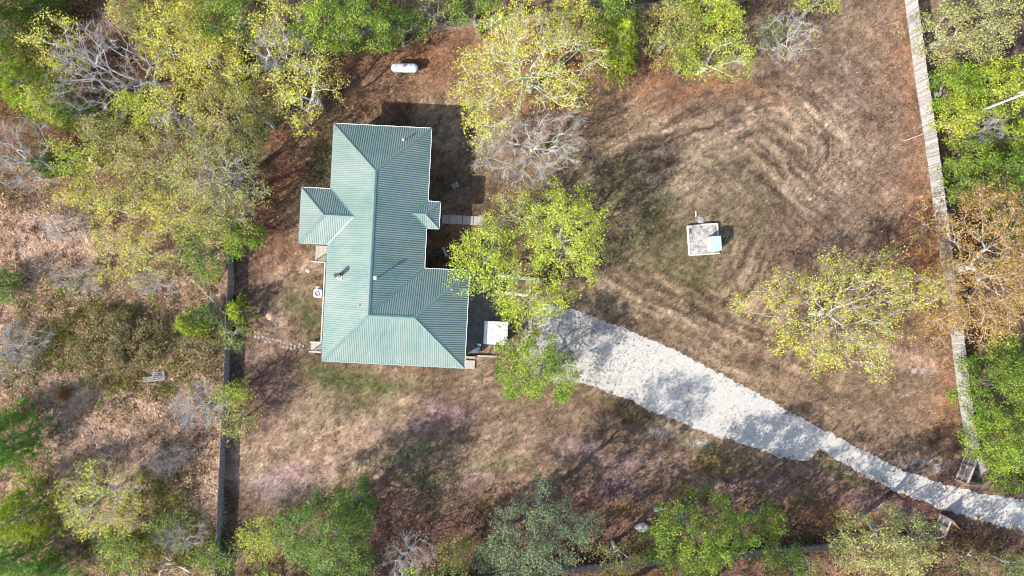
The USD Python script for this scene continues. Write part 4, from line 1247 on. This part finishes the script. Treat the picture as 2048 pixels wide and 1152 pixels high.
tree(350, 415, 70, 7, YEL, 'sparse golden tree in the lower part of the upper left wood', 129, lai=0.9, rpy=50, group=G1)
tree(210, 270, 50, 8, OL, 'olive tree with mottled crown left of the bright yellow-green oak', 130, lai=1.2, group=G1)
tree(380, 20, 50, 12, YEL, 'yellow oak at the top edge left of the dark green oak', 131, lai=1.2, group=G1)
bare(440, 380, 70, 10, 'slim grey bare tree among the olive oaks west of the house', 132, natt=70, bark='bark_grey', group=G1)
# top middle
tree(648, 42, 66, 12, BR, 'leafy green oak at the top edge over the top fence', 201, lai=2.4, gap=0.1, rpy=58, group=G2)
tree(738, 36, 66, 12.5, GR, 'dense dark green oak at the top edge above the propane tank', 202, lai=2.6, gap=0.1, rpy=56, group=G2)
tree(795, 50, 60, 8, DK, 'dark drooping green tree hanging over the lawn near the tank', 203, lai=1.9, rpy=46, group=G2)
tree(945, 12, 66, 11, GR, 'olive green tree at the top edge right of the grey fence', 204, lai=1.9, rpy=36, group=G2)
tree(860, 8, 44, 9, OL, 'loose olive tree at the top edge behind the grey fence', 205, lai=1.1, rpy=34, group=G2)
tree(1052, 122, 152, 14, YEL, 'big spreading yellow-green oak with pale curved limbs north-east of the house', 206, lai=0.85, rpy=122, gap=0.40, natt=260, twigs=3, tip=0.016, ragged=1.7, bark='bark_pale', part_bare=.2, trunk=0.36, group=G2)
cedar(1238, 92, 48, 9, 'cedar_yellow', 'tall bright green cedar right of the big spreading oak', 207, rpy=72, group=G2)
tree(1228, 14, 52, 11, BR, 'bright green tree at the top edge above the tall cedar', 208, lai=2.2, rpy=36, group=G2)
tree(1345, 56, 62, 10, OL, 'olive green oak at the top edge between cedar and bright oak', 209, lai=1.8, rpy=68, group=G2)
tree(1420, 28, 76, 11.5, YG, 'bright yellow-green oak at the top edge over the lawn', 210, lai=2.2, gap=0.1, rpy=46, group=G2)
tree(1440, 108, 74, 9, YG, 'loose pale yellow-green tree hanging over the top of the lawn', 211, lai=0.95, rpy=54, group=G2, part_bare=.25)
tree(1372, 118, 34, 6, BR, 'small bright green tree below the olive oak', 212, lai=1.9, group=G2)
bare(1580, 62, 62, 7, 'grey bare tree with few yellow leaves at the top of the lawn', 213, rpy=50, bark='bark_grey', natt=100, lai=0.12, m=YEL, group=G2)
tree(1542, 66, 24, 4, DK, 'small dark green bush beside the grey bare tree', 214, lai=2.2, rpy=30, name='shrub', category='shrub', group=G2)
bare(1062, 288, 122, 7.5, 'pale bare thicket tree between the big oak and the leafy trees', 215, rpy=78, natt=280, lai=0.12, m=OL, tip=.015)
tree(1640, 0, 50, 9, YG, 'yellow-green tree cut by the top edge right of the grey bare tree', 216, lai=1.9, rpy=14, group=G2)
tree(1150, 30, 60, 11, YEL, 'yellow oak at the top edge behind the big spreading oak', 217, lai=1.2, rpy=46, group=G2)
# middle
tree(1128, 462, 88, 11, 'leaf_lime', 'tall yellow-green tree with airy crown on the lawn side of the drive end', 301, lai=1.15, rpy=112, gap=0.36, leaf=.165)
tree(968, 516, 74, 9, 'leaf_lime', 'yellow-green tree spreading over the garage roof corner', 302, lai=1.3, rpy=76, gap=0.3, leaf=.165)
tree(1062, 596, 96, 7.5, 'leaf_lime', 'lower yellow-green tree over the head of the gravel drive', 303, lai=1.05, rpy=50, gap=0.26, leaf=.165)
tree(1040, 430, 62, 8, OL, 'thin pale olive tree behind the airy yellow-green tree', 304, lai=0.8, rpy=66, leaf=.165)
tree(1072, 738, 86, 8, BR, 'bright green tree on the south side of the gravel drive', 305, lai=1.9, rpy=76, gap=0.2, leaf=.165)
tree(1700, 624, 160, 10.5, YEL, 'wide half bare yellow-green tree standing alone on the east lawn', 306, lai=0.66, bark='bark_ash', rpy=134, gap=0.36, natt=260, twigs=4, part_bare=.28, ragged=1.8, tip=.014, low=.3, trunk=.25)
# beyond the right fence
tree(1950, 50, 106, 11, PA, 'pale olive oak with white branches in the top right corner', 401, lai=1.5, rpy=80, group=G3)
tree(1915, 168, 52, 8, BR, 'green bushy tree beside the fence below the pale corner oak', 402, lai=2.5, gap=0.05, group=G3)
tree(2005, 165, 66, 9, YG, 'yellow-green bushy tree at the right edge above the utility pole', 403, lai=2.4, gap=0.05, group=G3)
tree(1922, 232, 48, 7.5, YG, 'round golden green bush left of the utility pole', 404, lai=2.6, gap=0.02, group=G3)
cedar(2030, 275, 52, 7, 'cedar_yellow', 'vivid yellow cedar at the right edge below the utility pole', 405, group=G3)
bare(1978, 252, 46, 6.5, 'grey leafless tree between the golden bush and vivid cedar', 406, natt=70, bark='bark_grey', group=G3, low=.5)
tree(1942, 312, 46, 6.5, GR, 'mid green tree by the fence below the leafless tree', 407, lai=2.3, gap=0.05, group=G3)
tree(2008, 355, 62, 8, GR, 'large green oak at the right edge above the orange oak', 408, lai=2.4, gap=0.05, group=G3)
tree(1935, 372, 36, 6, DK, 'dark green tree at the fence just above the orange oak', 409, lai=2.4, gap=0.05, group=G3)
tree(2004, 535, 114, 12, 'leaf_orange', 'large orange-brown oak leaning over the right fence', 410, lai=1.5, rpy=155, gap=0.22, natt=260, twigs=3, bark='bark_pale', group=G3)
tree(2010, 775, 74, 9, GR, 'dense green oak at the right edge below the orange oak', 411, lai=2.6, gap=0.03, rpy=104, group=G3)
tree(2012, 888, 66, 8.5, BR, 'bright green oak at the right edge above the drive', 412, lai=2.6, gap=0.03, rpy=72, group=G3)
cedar(2022, 962, 50, 5, 'cedar_green', 'olive cedar at the right edge beside the gravel drive', 413, rpy=30, group=G3)
tree(1885, 600, 46, 3.5, 'leaf_orange', 'low orange sapling growing through the right fence', 414, lai=0.7, rpy=100, group=G3, name='sapling', category='sapling')
tree(1862, 455, 44, 2.6, 'leaf_orange', 'low rusty sapling on the lawn left of the orange oak', 415, lai=0.55, rpy=70, group=G3, name='sapling', category='sapling')
tree(2060, 440, 60, 9, GR, 'green tree half outside the right edge behind the orange oak', 416, lai=2.2, group=G3)
# western field and lower left
cedar(476, 622, 27, 3.8, 'cedar_yellow', 'small bright cedar growing against the dark fence', 501, rpy=32, group=G5)
cedar(384, 648, 40, 3.6, 'cedar_yellow', 'bright yellow-green bushy cedar left of the dark fence', 502, rpy=32, group=G5)
tree(408, 632, 30, 3.2, DK, 'dark shrub with pale leaves behind the bushy cedar', 503, lai=1.3, rpy=26, group=G5, name='shrub', category='shrub')
tree(462, 668, 32, 3.0, GR, 'loose green shrub on the fence below the small bright cedar', 504, lai=0.8, rpy=36, group=G5, name='shrub', category='shrub')
cedar(4, 572, 26, 5, 'cedar_dark', 'dark green cedar cut by the left edge beside the straw field', 505, rpy=40, group=G5)
cedar(15, 880, 72, 8, 'cedar_dark', 'large dark green cedar at the left edge of the field', 506, rpy=78, group=G5)
cedar(48, 1030, 70, 8.5, 'cedar_yellow', 'yellow-green cedar in the lower left, left of the golden tree', 507, rpy=76, group=G5)
cedar(30, 1118, 66, 7, 'cedar_dark', 'dark green cedar filling the bottom left corner', 508, rpy=40, group=G5)
tree(190, 1005, 92, 7.5, YEL, 'golden half bare tree in the lower left of the field', 509, lai=0.75, rpy=80, part_bare=.28, twigs=3, group=G5, tip=.018)
bare(390, 815, 62, 5.5, 'grey bare shrub tree left of the dark fence in the field', 510, rpy=52, natt=150, group=G5)
tree(466, 785, 38, 4.5, YG, 'yellow-green bushy tree over the dark fence beside the bare shrub', 511, lai=1.7, rpy=26, group=G5)
tree(472, 838, 44, 4.5, OL, 'olive loose tree over the dark fence below the yellow-green one', 512, lai=1.1, rpy=42, group=G5, bark='bark_dark')
tree(236, 1110, 52, 4, BR, 'bright green sapling at the bottom of the field', 513, lai=1.1, rpy=46, group=G5, name='sapling', category='sapling')
tree(425, 1120, 50, 4, GR, 'leafy green shrub at the lower end of the dark fence', 514, lai=1.4, rpy=34, group=G5, name='shrub', category='shrub')
tree(330, 1050, 60, 2.5, GR, 'low weedy green shrub beside the fallen branches', 515, lai=0.6, rpy=36, group=G5, name='shrub', category='shrub', low=.2)
cedar(127, 790, 13, 1.2, 'cedar_rust', 'small dead rust-coloured cedar in the field', 516, group=G5, dens=2)
cedar(105, 1140, 60, 5, 'cedar_dark', 'dark cedar on the bottom edge beside the corner cedar', 517, rpy=26, group=G5)
tree(20, 750, 50, 3, OL, 'low grey-olive thicket at the left edge above the dark cedar', 518, lai=0.4, rpy=50, twigs=4, group=G5, name='shrub', category='shrub', low=.2)
tree(85, 205, 40, 8, YG, 'slim yellow-green tree beside the yellow-green cedar in the wood', 133, lai=1.2, group=G1)
tree(228, 692, 92, 2.6, 'leaf_bramble', 'rounded dark olive bramble bush in the middle of the western field', 520, lai=1.9, rpy=74, gap=0.2, group=G5, name='shrub', category='shrub', low=.18, leaf=.19)
tree(405, 706, 46, 2.0, 'leaf_bramble', 'brownish bramble bush beside the dark fence above the bare shrub', 521, lai=1.2, rpy=40, group=G5, name='shrub', category='shrub', low=.18, leaf=.19)
bare(30, 690, 62, 3.2, 'grey twiggy thicket at the left edge of the field', 522, rpy=48, natt=110, group=G5, name='bare_shrub', category='bare shrub')
bare(300, 565, 50, 2.6, 'low tangle of grey twigs beside the crooked yellow tree', 523, rpy=36, natt=80, group=G5, name='bare_shrub', category='bare shrub')
bare(150, 560, 56, 2.4, 'low grey twiggy shrub among straw left of the crooked yellow tree', 524, rpy=40, natt=80, group=G5, name='bare_shrub', category='bare shrub', lai=.15, m=YEL)
bare(330, 925, 46, 2.4, 'brown twiggy shrub in the field above the fallen branches', 525, rpy=34, natt=80, group=G5, name='bare_shrub', category='bare shrub', bark='bark_grey')
bare(355, 1075, 60, 3.0, 'dark twiggy shrub among the fallen branches near the bottom', 526, rpy=36, natt=90, group=G5, name='bare_shrub', category='bare shrub', bark='bark_grey', lai=.2, m=GR)
bare(120, 455, 50, 4, 'small grey bare tree over straw at the lower edge of the wood', 527, rpy=40, natt=70, group=G5)
bare(345, 250, 60, 9, 'pale bare forked tree above rusty litter in the upper left wood', 528, rpy=52, natt=80, group=G1)
bare(555, 95, 60, 12, 'pale bare oak branches rising beside the top fence', 529, rpy=60, natt=80, group=G1, lai=.15, m=YEL)
# southern wood
tree(645, 1078, 112, 11.5, DK, 'large dark green oak on the bottom edge below the house', 601, lai=2.0, rpy=82, gap=0.22, group=G4)
tree(705, 1015, 54, 9, DK, 'dark green oak standing up beside the large bottom oak', 602, lai=2.2, rpy=50, gap=0.1, group=G4)
tree(520, 1085, 48, 5, YG, 'yellow-green bush left of the large bottom oak', 603, lai=1.2, rpy=50, group=G4)
bare(812, 1118, 56, 6, 'pale bare tree with a few red leaves on the bottom edge', 604, rpy=50, natt=90, lai=0.10, m='leaf_red', group=G4)
tree(912, 1112, 48, 6, OL, 'small olive oak right of the red-leaved bare tree', 605, lai=1.6, rpy=44, group=G4)
tree(1082, 1075, 112, 16, GG, 'grey-green oak on the bottom edge with a few orange leaves', 606, lai=1.9, rpy=84, gap=0.2, group=G4)
tree(1402, 1082, 116, 13.5, GR, 'wide mid green oak at the bottom beside the boulder', 607, lai=2.1, rpy=80, gap=0.15, group=G4)
tree(1240, 1122, 52, 7, OL, 'open olive tree on the bottom edge below the boulder', 608, lai=1.0, rpy=38, group=G4)
tree(1572, 1116, 48, 6, DK, 'dark green bush on the bottom edge left of the brown fence', 609, lai=2.0, rpy=38, group=G4)
tree(1785, 1092, 100, 12, PA, 'pale grey-olive oak over the bottom fence near the gateway', 610, lai=2.3, rpy=72, gap=0.15, group=G4)
tree(1680, 1128, 54, 3.5, 'leaf_red', 'low pinkish shrub below the brown bottom fence', 611, lai=0.7, rpy=28, group=G4, name='shrub', category='shrub')
tree(1625, 1130, 40, 3.5, OL, 'low olive shrub beside the dark green bush', 612, lai=1.0, rpy=24, group=G4, name='shrub', category='shrub')
tree(1945, 1128, 60, 4, OL, 'low olive shrub on the bottom edge right of the gateway', 613, lai=0.8, rpy=30, group=G4, name='shrub', category='shrub')
tree(2035, 1135, 30, 5, DK, 'dark shrub in the bottom right corner', 614, lai=1.6, rpy=24, group=G4, name='shrub', category='shrub')
tree(990, 1120, 50, 8, GG, 'small grey-green oak left of the tall grey-green oak', 615, lai=1.8, rpy=36, group=G4)
tree(1530, 1040, 44, 6, GR, 'green side crown to the right of the wide bottom oak', 616, lai=1.8, rpy=40, group=G4)
# trees just outside the picture whose shade falls into it
for i, (a, b, r, h) in enumerate(((520, 1290, 110, 13), (860, 1280, 120, 14), (1068, 1300, 110, 17), (1263, 1312, 118, 19), (1459, 1312, 118, 20), (1870, 1322, 105, 17))):
    tree(a, b, r, h, GR, 'green oak of the wood just beyond the picture', 700 + i, lai=1.5, leaf=.3, group='oaks beyond the frame')

# ------------------------------------------------------------------ dead wood
rd = np.random.default_rng(44)


def fallen(label, a, b, r0, side, z=0.25):
    A, B = P(*a, z), P(*b, z * 0.6)
    t = thing('fallen_branch', label, 'branch', A * [1, 1, 0], group='fallen branches in the lower left')
    o = A * [1, 1, 0]
    n = 9
    q = np.linspace(0, 1, n)[:, None]
    pts = A + (B - A) * q + rd.normal(0, 0.08, (n, 3))
    rr = np.linspace(r0, r0 * 0.35, n)
    put('limb', frusta(pts[:-1], pts[1:], rr[:-1], rr[1:], 7), 'bark_pale', t, o)
    seg = []
    for i in range(side):
        k = rd.integers(2, n - 1)
        d = (B - A) / np.linalg.norm(B - A)
        s = np.array([-d[1], d[0], 0]) * rd.choice([-1, 1])
        v = (d * 0.6 + s * rd.uniform(.5, 1) + [0, 0, rd.uniform(0, .5)])
        p1 = pts[k] + v * rd.uniform(.4, .9)
        p2 = p1 + v * rd.uniform(.3, .8) + rd.normal(0, .15, 3)
        seg.append(frusta(np.array([pts[k], p1]), np.array([p1, p2]), np.array([r0 * .4, r0 * .3]), np.array([r0 * .3, r0 * .15]), 4))
    put('side_branches', join(seg), 'bark_pale', t, o, kind='stuff')


fallen('pale dead limb lying diagonally above the bottom edge', (378, 1144), (296, 1092), 0.13, 7)
fallen('short dead branch lying below the pale diagonal limb', (318, 1150), (334, 1118), 0.08, 5)
fallen('thin dead branch leaning from the dark fence into the field', (450, 626), (392, 566), 0.05, 5, 0.9)
fallen('grey dead branch beside the bright green sapling', (222, 1130), (262, 1076), 0.07, 4)


# ------------------------------------------------------------------ grass, straw, undergrowth and fallen leaves
def scatter(rng, n, x0, x1, y0, y1):
    px, py = rng.uniform(x0, x1, n), rng.uniform(y0, y1, n)
    x, y = (px - 1024) * MPP, (576 - py) * MPP
    return x, y, px, py


hs = Polygon([hw(u, v)[:2] for u, v in np.array(Polygon(EAVE).buffer(-0.4).exterior.coords)])
keepout = shapely.union_all([hs, Polygon(q), sbox(*(P(1376, 508)[:2]), *(P(1436, 449)[:2])), sbox(*(P(884, 448)[:2]), *(P(962, 429)[:2])), sbox(*(P(930, 738)[:2]), *(P(951, 719)[:2]))])


def blades(rng, x, y, per, ln, wd, lean, spread, tint, zoff=0.0, var=0.22):
    n = len(x)
    bxs, bys = np.repeat(x, per) + rng.normal(0, spread, n * per), np.repeat(y, per) + rng.normal(0, spread, n * per)
    z = height(bxs, bys) - 0.01 + zoff
    a = rng.uniform(0, 2 * math.pi, n * per)
    l = ln * rng.uniform(0.5, 1.3, n * per)
    tl = lean * rng.uniform(0.4, 1.2, n * per)
    d = np.stack([np.cos(a) * np.sin(tl), np.sin(a) * np.sin(tl), np.cos(tl)], 1)
    s = np.stack([-np.sin(a), np.cos(a), np.zeros(n * per)], 1) * wd / 2
    b = np.stack([bxs, bys, z], 1)
    v = np.stack([b - s, b + s, b + d * l[:, None]], 1).reshape(-1, 3)
    c = np.repeat(tint, per, 0) * rng.normal(1, var, (n * per, 1)).clip(.5, 1.7)
    return v, np.arange(len(v)).reshape(-1, 3), np.repeat(c, 3, 0)


rs = np.random.default_rng(31)
x, y, px, py = scatter(rs, 78000, 430, 1960, -20, 1170)
ok = ~(on_drive(x, y) | shapely.contains_xy(keepout, x, y))
x, y = x[ok], y[ok]
v, f, c = blades(rs, x, y, 4, 0.20, 0.05, 1.2, 0.10, ground_color(x, y) * 1.45, var=0.45)
x2, y2, px, py = scatter(rs, 30000, 430, 1960, -20, 1170)
ok = ~(on_drive(x2, y2) | shapely.contains_xy(keepout, x2, y2)) & (rs.uniform(0, 1, len(x2)) < np.clip((fb(x2, y2, .9, 55) - .42) * 5, .08, 1))
x2, y2 = x2[ok], y2[ok]
v2, f2, c2 = blades(rs, x2, y2, 6, 0.30, 0.055, .95, 0.09, ground_color(x2, y2, False) * 1.25, var=0.5)
v, f, c = np.vstack([v, v2]), np.vstack([f, f2 + len(v)]), np.vstack([c, c2])
obj('lawn_grass', (v, f), M['grass_look'], tint=c, kind='stuff', label='short dry grass all over the lawn', cat='grass')
x, y, px, py = scatter(rs, 60000, -40, 462, 330, 1180)
dens = fb(x, y, .9, 51) * .6 + fb(x, y, .25, 52) * .4
ok = (px < 446) & (blob(px, py, 228, 692, 100, 80) < rs.uniform(.3, .8, len(x))) & (rs.uniform(0, 1, len(x)) < np.clip((dens - .38) * 5, .05, 1))
x, y, dens = x[ok], y[ok], dens[ok]
wet = np.clip((fb(x, y, .18, 53) - .5) * 5, 0, 1)[:, None]
tn_ = ground_color(x, y, False) * 0.35 + (lin(228, 198, 168) * .95)[None] * 0.65 * (1 - wet * .35)
v, f, c = blades(rs, x, y, 4, 0.60, 0.07, 1.62, 0.18, tn_ * 1.05, zoff=0.02 + 0.35 * np.repeat(np.clip(dens - .4, 0, .4), 4) * rs.uniform(0, 2, len(x) * 4), var=0.34)
obj('straw_grass', (v, f), M['grass_look'], tint=c, kind='stuff', label='tall flattened straw grass over the western field', cat='grass')


def ground_leaves(name, label, n, box_, weight, cols, size, z=0.03, kind_cat='leaves', m='grass_look', lumps=0.0):
    x, y, px, py = scatter(rs, n, *box_)
    w = np.clip(weight(x, y, px, py), 0, 1)
    ok = (rs.uniform(0, 1, n) < w) & ~shapely.contains_xy(hs, x, y)
    x, y = x[ok], y[ok]
    zz = height(x, y) + z + (rs.uniform(0, 1, len(x)) * lumps if lumps else 0.0)
    v, f = leaves(rs, np.stack([x, y, zz], 1), size, tilt=0.35)
    cc = np.array(cols)[rs.integers(0, len(cols), len(x))] * rs.normal(1, .2, (len(x), 1)).clip(.5, 1.6)
    obj(name, (v, f), M[m], tint=np.repeat(cc, 4, 0), kind='stuff', label=label, cat=kind_cat)


def litter_w(x, y, px, py):
    b = lambda *a: blob(px, py, *a)
    w = .10 + .8 * b(1850, 480, 90, 200) + .55 * b(1800, 150, 90, 260) + .6 * b(1860, 760, 90, 160) + .7 * b(700, 140, 240, 110) + .7 * b(1340, 130, 120, 90) + .5 * b(560, 330, 80, 240)
    w += .9 * np.clip((py - 930) / 110, 0, 1) * np.clip((px - 600) / 200, 0, 1) + .35 * b(1640, 300, 250, 250) + .4 * b(1690, 640, 170, 170) + .5 * b(1060, 150, 170, 140)
    return w * (0.35 + 1.1 * fb(x, y, .35, 61)) * np.where(on_drive(x, y), .10, 1)


ground_leaves('fallen_leaves', 'scattered pale and rusty fallen leaves on the lawn', 90000, (430, 1960, 0, 1165), litter_w,
              [lin(190, 120, 90) * .7, lin(150, 84, 60) * .7, lin(214, 170, 140) * .7, lin(120, 72, 60) * .7, lin(200, 150, 90) * .7, lin(176, 110, 104) * .7], 0.15)
ground_leaves('drive_leaves', 'dark fallen leaves speckling the gravel drive', 26000, (960, 2060, 600, 1070),
              lambda x, y, px, py: np.where(on_drive(x, y), .16 + .80 * np.clip((1330 - px) / 260, 0, 1), 0), [lin(110, 92, 74) * .6, lin(84, 70, 58) * .6, lin(150, 120, 90) * .6], 0.13, z=0.075)
ground_leaves('bramble_cover', 'low brown-green bramble cover in the western field', 52000, (0, 450, 420, 1165),
              lambda x, y, px, py: (1.1 * blob(px, py, 225, 690, 105, 85) + .5 * blob(px, py, 130, 620, 70, 60) + .6 * blob(px, py, 405, 690, 45, 70) + .7 * blob(px, py, 300, 1080, 170, 60) + .5 * blob(px, py, 70, 640, 80, 60) + .5 * blob(px, py, 330, 980, 70, 50)) * (2.6 * fb(x, y, .6, 71) - .85),
              [lin(120, 118, 52) * .7, lin(98, 110, 46) * .7, lin(140, 116, 66) * .7, lin(112, 84, 58) * .7, lin(128, 140, 56) * .7], 0.2, z=0.12, kind_cat='ground cover', lumps=0.7)
def weeds(name, label, n, box_, weight, cols, stem, rmin, rmax, nleaf, leaf):
    """Rough scrub: mounds of bent stems with leaves on them, far too many to count."""
    x, y, px, py = scatter(rs, n, *box_)
    ok = (rs.uniform(0, 1, n) < np.clip(weight(x, y, px, py), 0, 1)) & ~shapely.contains_xy(hs, x, y)
    x, y = x[ok], y[ok]
    n = len(x)
    R_ = rs.uniform(rmin, rmax, n)
    base = np.stack([x, y, height(x, y)], 1)
    ns = 14
    a, el = rs.uniform(0, 2 * math.pi, (n, ns)), rs.uniform(0.15, 1.3, (n, ns))
    d = np.stack([np.cos(a) * np.cos(el), np.sin(a) * np.cos(el), np.sin(el)], -1)
    ln = R_[:, None, None] * rs.uniform(.6, 1.15, (n, ns, 1))
    b0 = np.repeat(base[:, None], ns, 1) + d * [.12, .12, 0]
    mid = b0 + d * ln * .6
    tip = b0 + d * ln - [0, 0, .12] * ln + rs.normal(0, .08, d.shape)
    b0, mid, tip = b0.reshape(-1, 3), mid.reshape(-1, 3), tip.reshape(-1, 3)
    k = len(b0)
    v1, f1 = frusta(b0, mid, np.full(k, .020), np.full(k, .015), 3)
    v2, f2 = frusta(mid, tip, np.full(k, .015), np.full(k, .006), 3)
    c1 = np.repeat(np.array(stem)[rs.integers(0, len(stem), k)], 6, 0)
    src = np.stack([mid.reshape(n, ns, 3), tip.reshape(n, ns, 3)], 2).reshape(n, -1, 3)
    pick = rs.integers(0, ns * 2, (n, nleaf))
    lp = np.take_along_axis(src, pick[..., None], 1).reshape(-1, 3) + rs.normal(0, .13, (n * nleaf, 3)) * [1, 1, .7]
    lp[:, 2] = np.maximum(lp[:, 2], height(lp[:, 0], lp[:, 1]) + .05)
    v3, f3 = leaves(rs, lp, leaf, tilt=.6)
    per = np.array(cols)[rs.integers(0, len(cols), n)]
    c3 = np.repeat(np.repeat(per, nleaf, 0) * .6 + .4 * np.array(cols)[rs.integers(0, len(cols), n * nleaf)], 4, 0) * np.repeat(rs.normal(1, .25, (n * nleaf, 1)).clip(.4, 1.7), 4, 0)
    v, f = join([(v1, f1), (v2, f2), (v3, f3)])
    obj(name, (v, f), M['grass_look'], tint=np.vstack([c1, c1, c3]), kind='stuff', label=label, cat='scrub')


STEMS = [lin(150, 130, 112) * .7, lin(120, 98, 82) * .7, lin(184, 160, 136) * .7]
weeds('field_scrub', 'tangled straw-coloured weeds and brush over the western field', 2100, (-20, 440, 340, 1165),
      lambda x, y, px, py: (2.6 * fb(x, y, .22, 81) - .62 + .35 * np.clip((120 - px) / 120, 0, 1)) * (1 - .75 * blob(px, py, 80, 490, 90, 60)) * (1 - .8 * blob(px, py, 250, 900, 120, 60)),
      [lin(222, 192, 156) * 1.0, lin(196, 162, 126) * .95, lin(150, 128, 84) * .8, lin(196, 150, 124) * .8, lin(140, 140, 66) * .8, lin(110, 84, 64) * .7, lin(84, 66, 52) * .7, lin(96, 84, 50) * .7], STEMS, .45, 1.1, 34, .18)
weeds('green_scrub', 'green and brown bramble mounds in the western field', 3600, (-20, 446, 420, 1165),
      lambda x, y, px, py: .95 * blob(px, py, 230, 690, 110, 80) + .5 * blob(px, py, 405, 700, 45, 60) + .8 * blob(px, py, 330, 1085, 130, 55) + .5 * blob(px, py, 330, 985, 60, 40) + .4 * blob(px, py, 150, 620, 50, 40) + .45 * blob(px, py, 60, 700, 60, 40),
      [lin(110, 124, 44) * .75, lin(84, 104, 40) * .75, lin(140, 116, 62) * .75, lin(112, 82, 56) * .75, lin(150, 166, 60) * .8], STEMS, .5, 1.15, 80, .18)
weeds('south_scrub', 'low brown brush along the edge of the southern wood', 1500, (470, 2040, 1040, 1165),
      lambda x, y, px, py: np.where(on_drive(x, y), 0, (2.4 * fb(x, y, .3, 83) - .7) * np.clip((py - 1045) / 50, 0, 1) + .9 * np.exp(-((py - (1108 - (px - 1400) * .073)) / 16) ** 2) * ((px < 1575) | (px > 1700))),
      [lin(150, 112, 96) * .75, lin(120, 84, 74) * .75, lin(128, 120, 62) * .75, lin(110, 104, 60) * .75], STEMS, .4, .9, 30, .19)
weeds('edge_weeds', 'ragged weeds along the edges of the gravel drive', 1500, (1120, 2050, 600, 1080),
      lambda x, y, px, py: np.where(np.abs(shapely.distance(shapely.points(x, y), dp.exterior)) < .45, .8 * np.clip(2.4 * fb(x, y, .5, 84) - .6, 0, 1), 0),
      [lin(150, 126, 96) * .8, lin(120, 104, 70) * .8, lin(112, 112, 62) * .8], STEMS, .12, .32, 12, .10)
ground_leaves('wood_cover', 'low leafy undergrowth on the floor of the upper left wood', 42000, (-20, 540, -20, 430),
              lambda x, y, px, py: np.clip((520 - px) / 60, 0, 1) * (2.2 * fb(x, y, .3, 72) - .5),
              [lin(150, 104, 80) * .7, lin(120, 80, 62) * .7, lin(130, 124, 60) * .7, lin(110, 116, 52) * .7, lin(150, 140, 70) * .7], 0.2, z=0.08, kind_cat='ground cover', lumps=0.5)
print('tree triangles', TREE_TRIS[0], 'trees', len(RECORD))
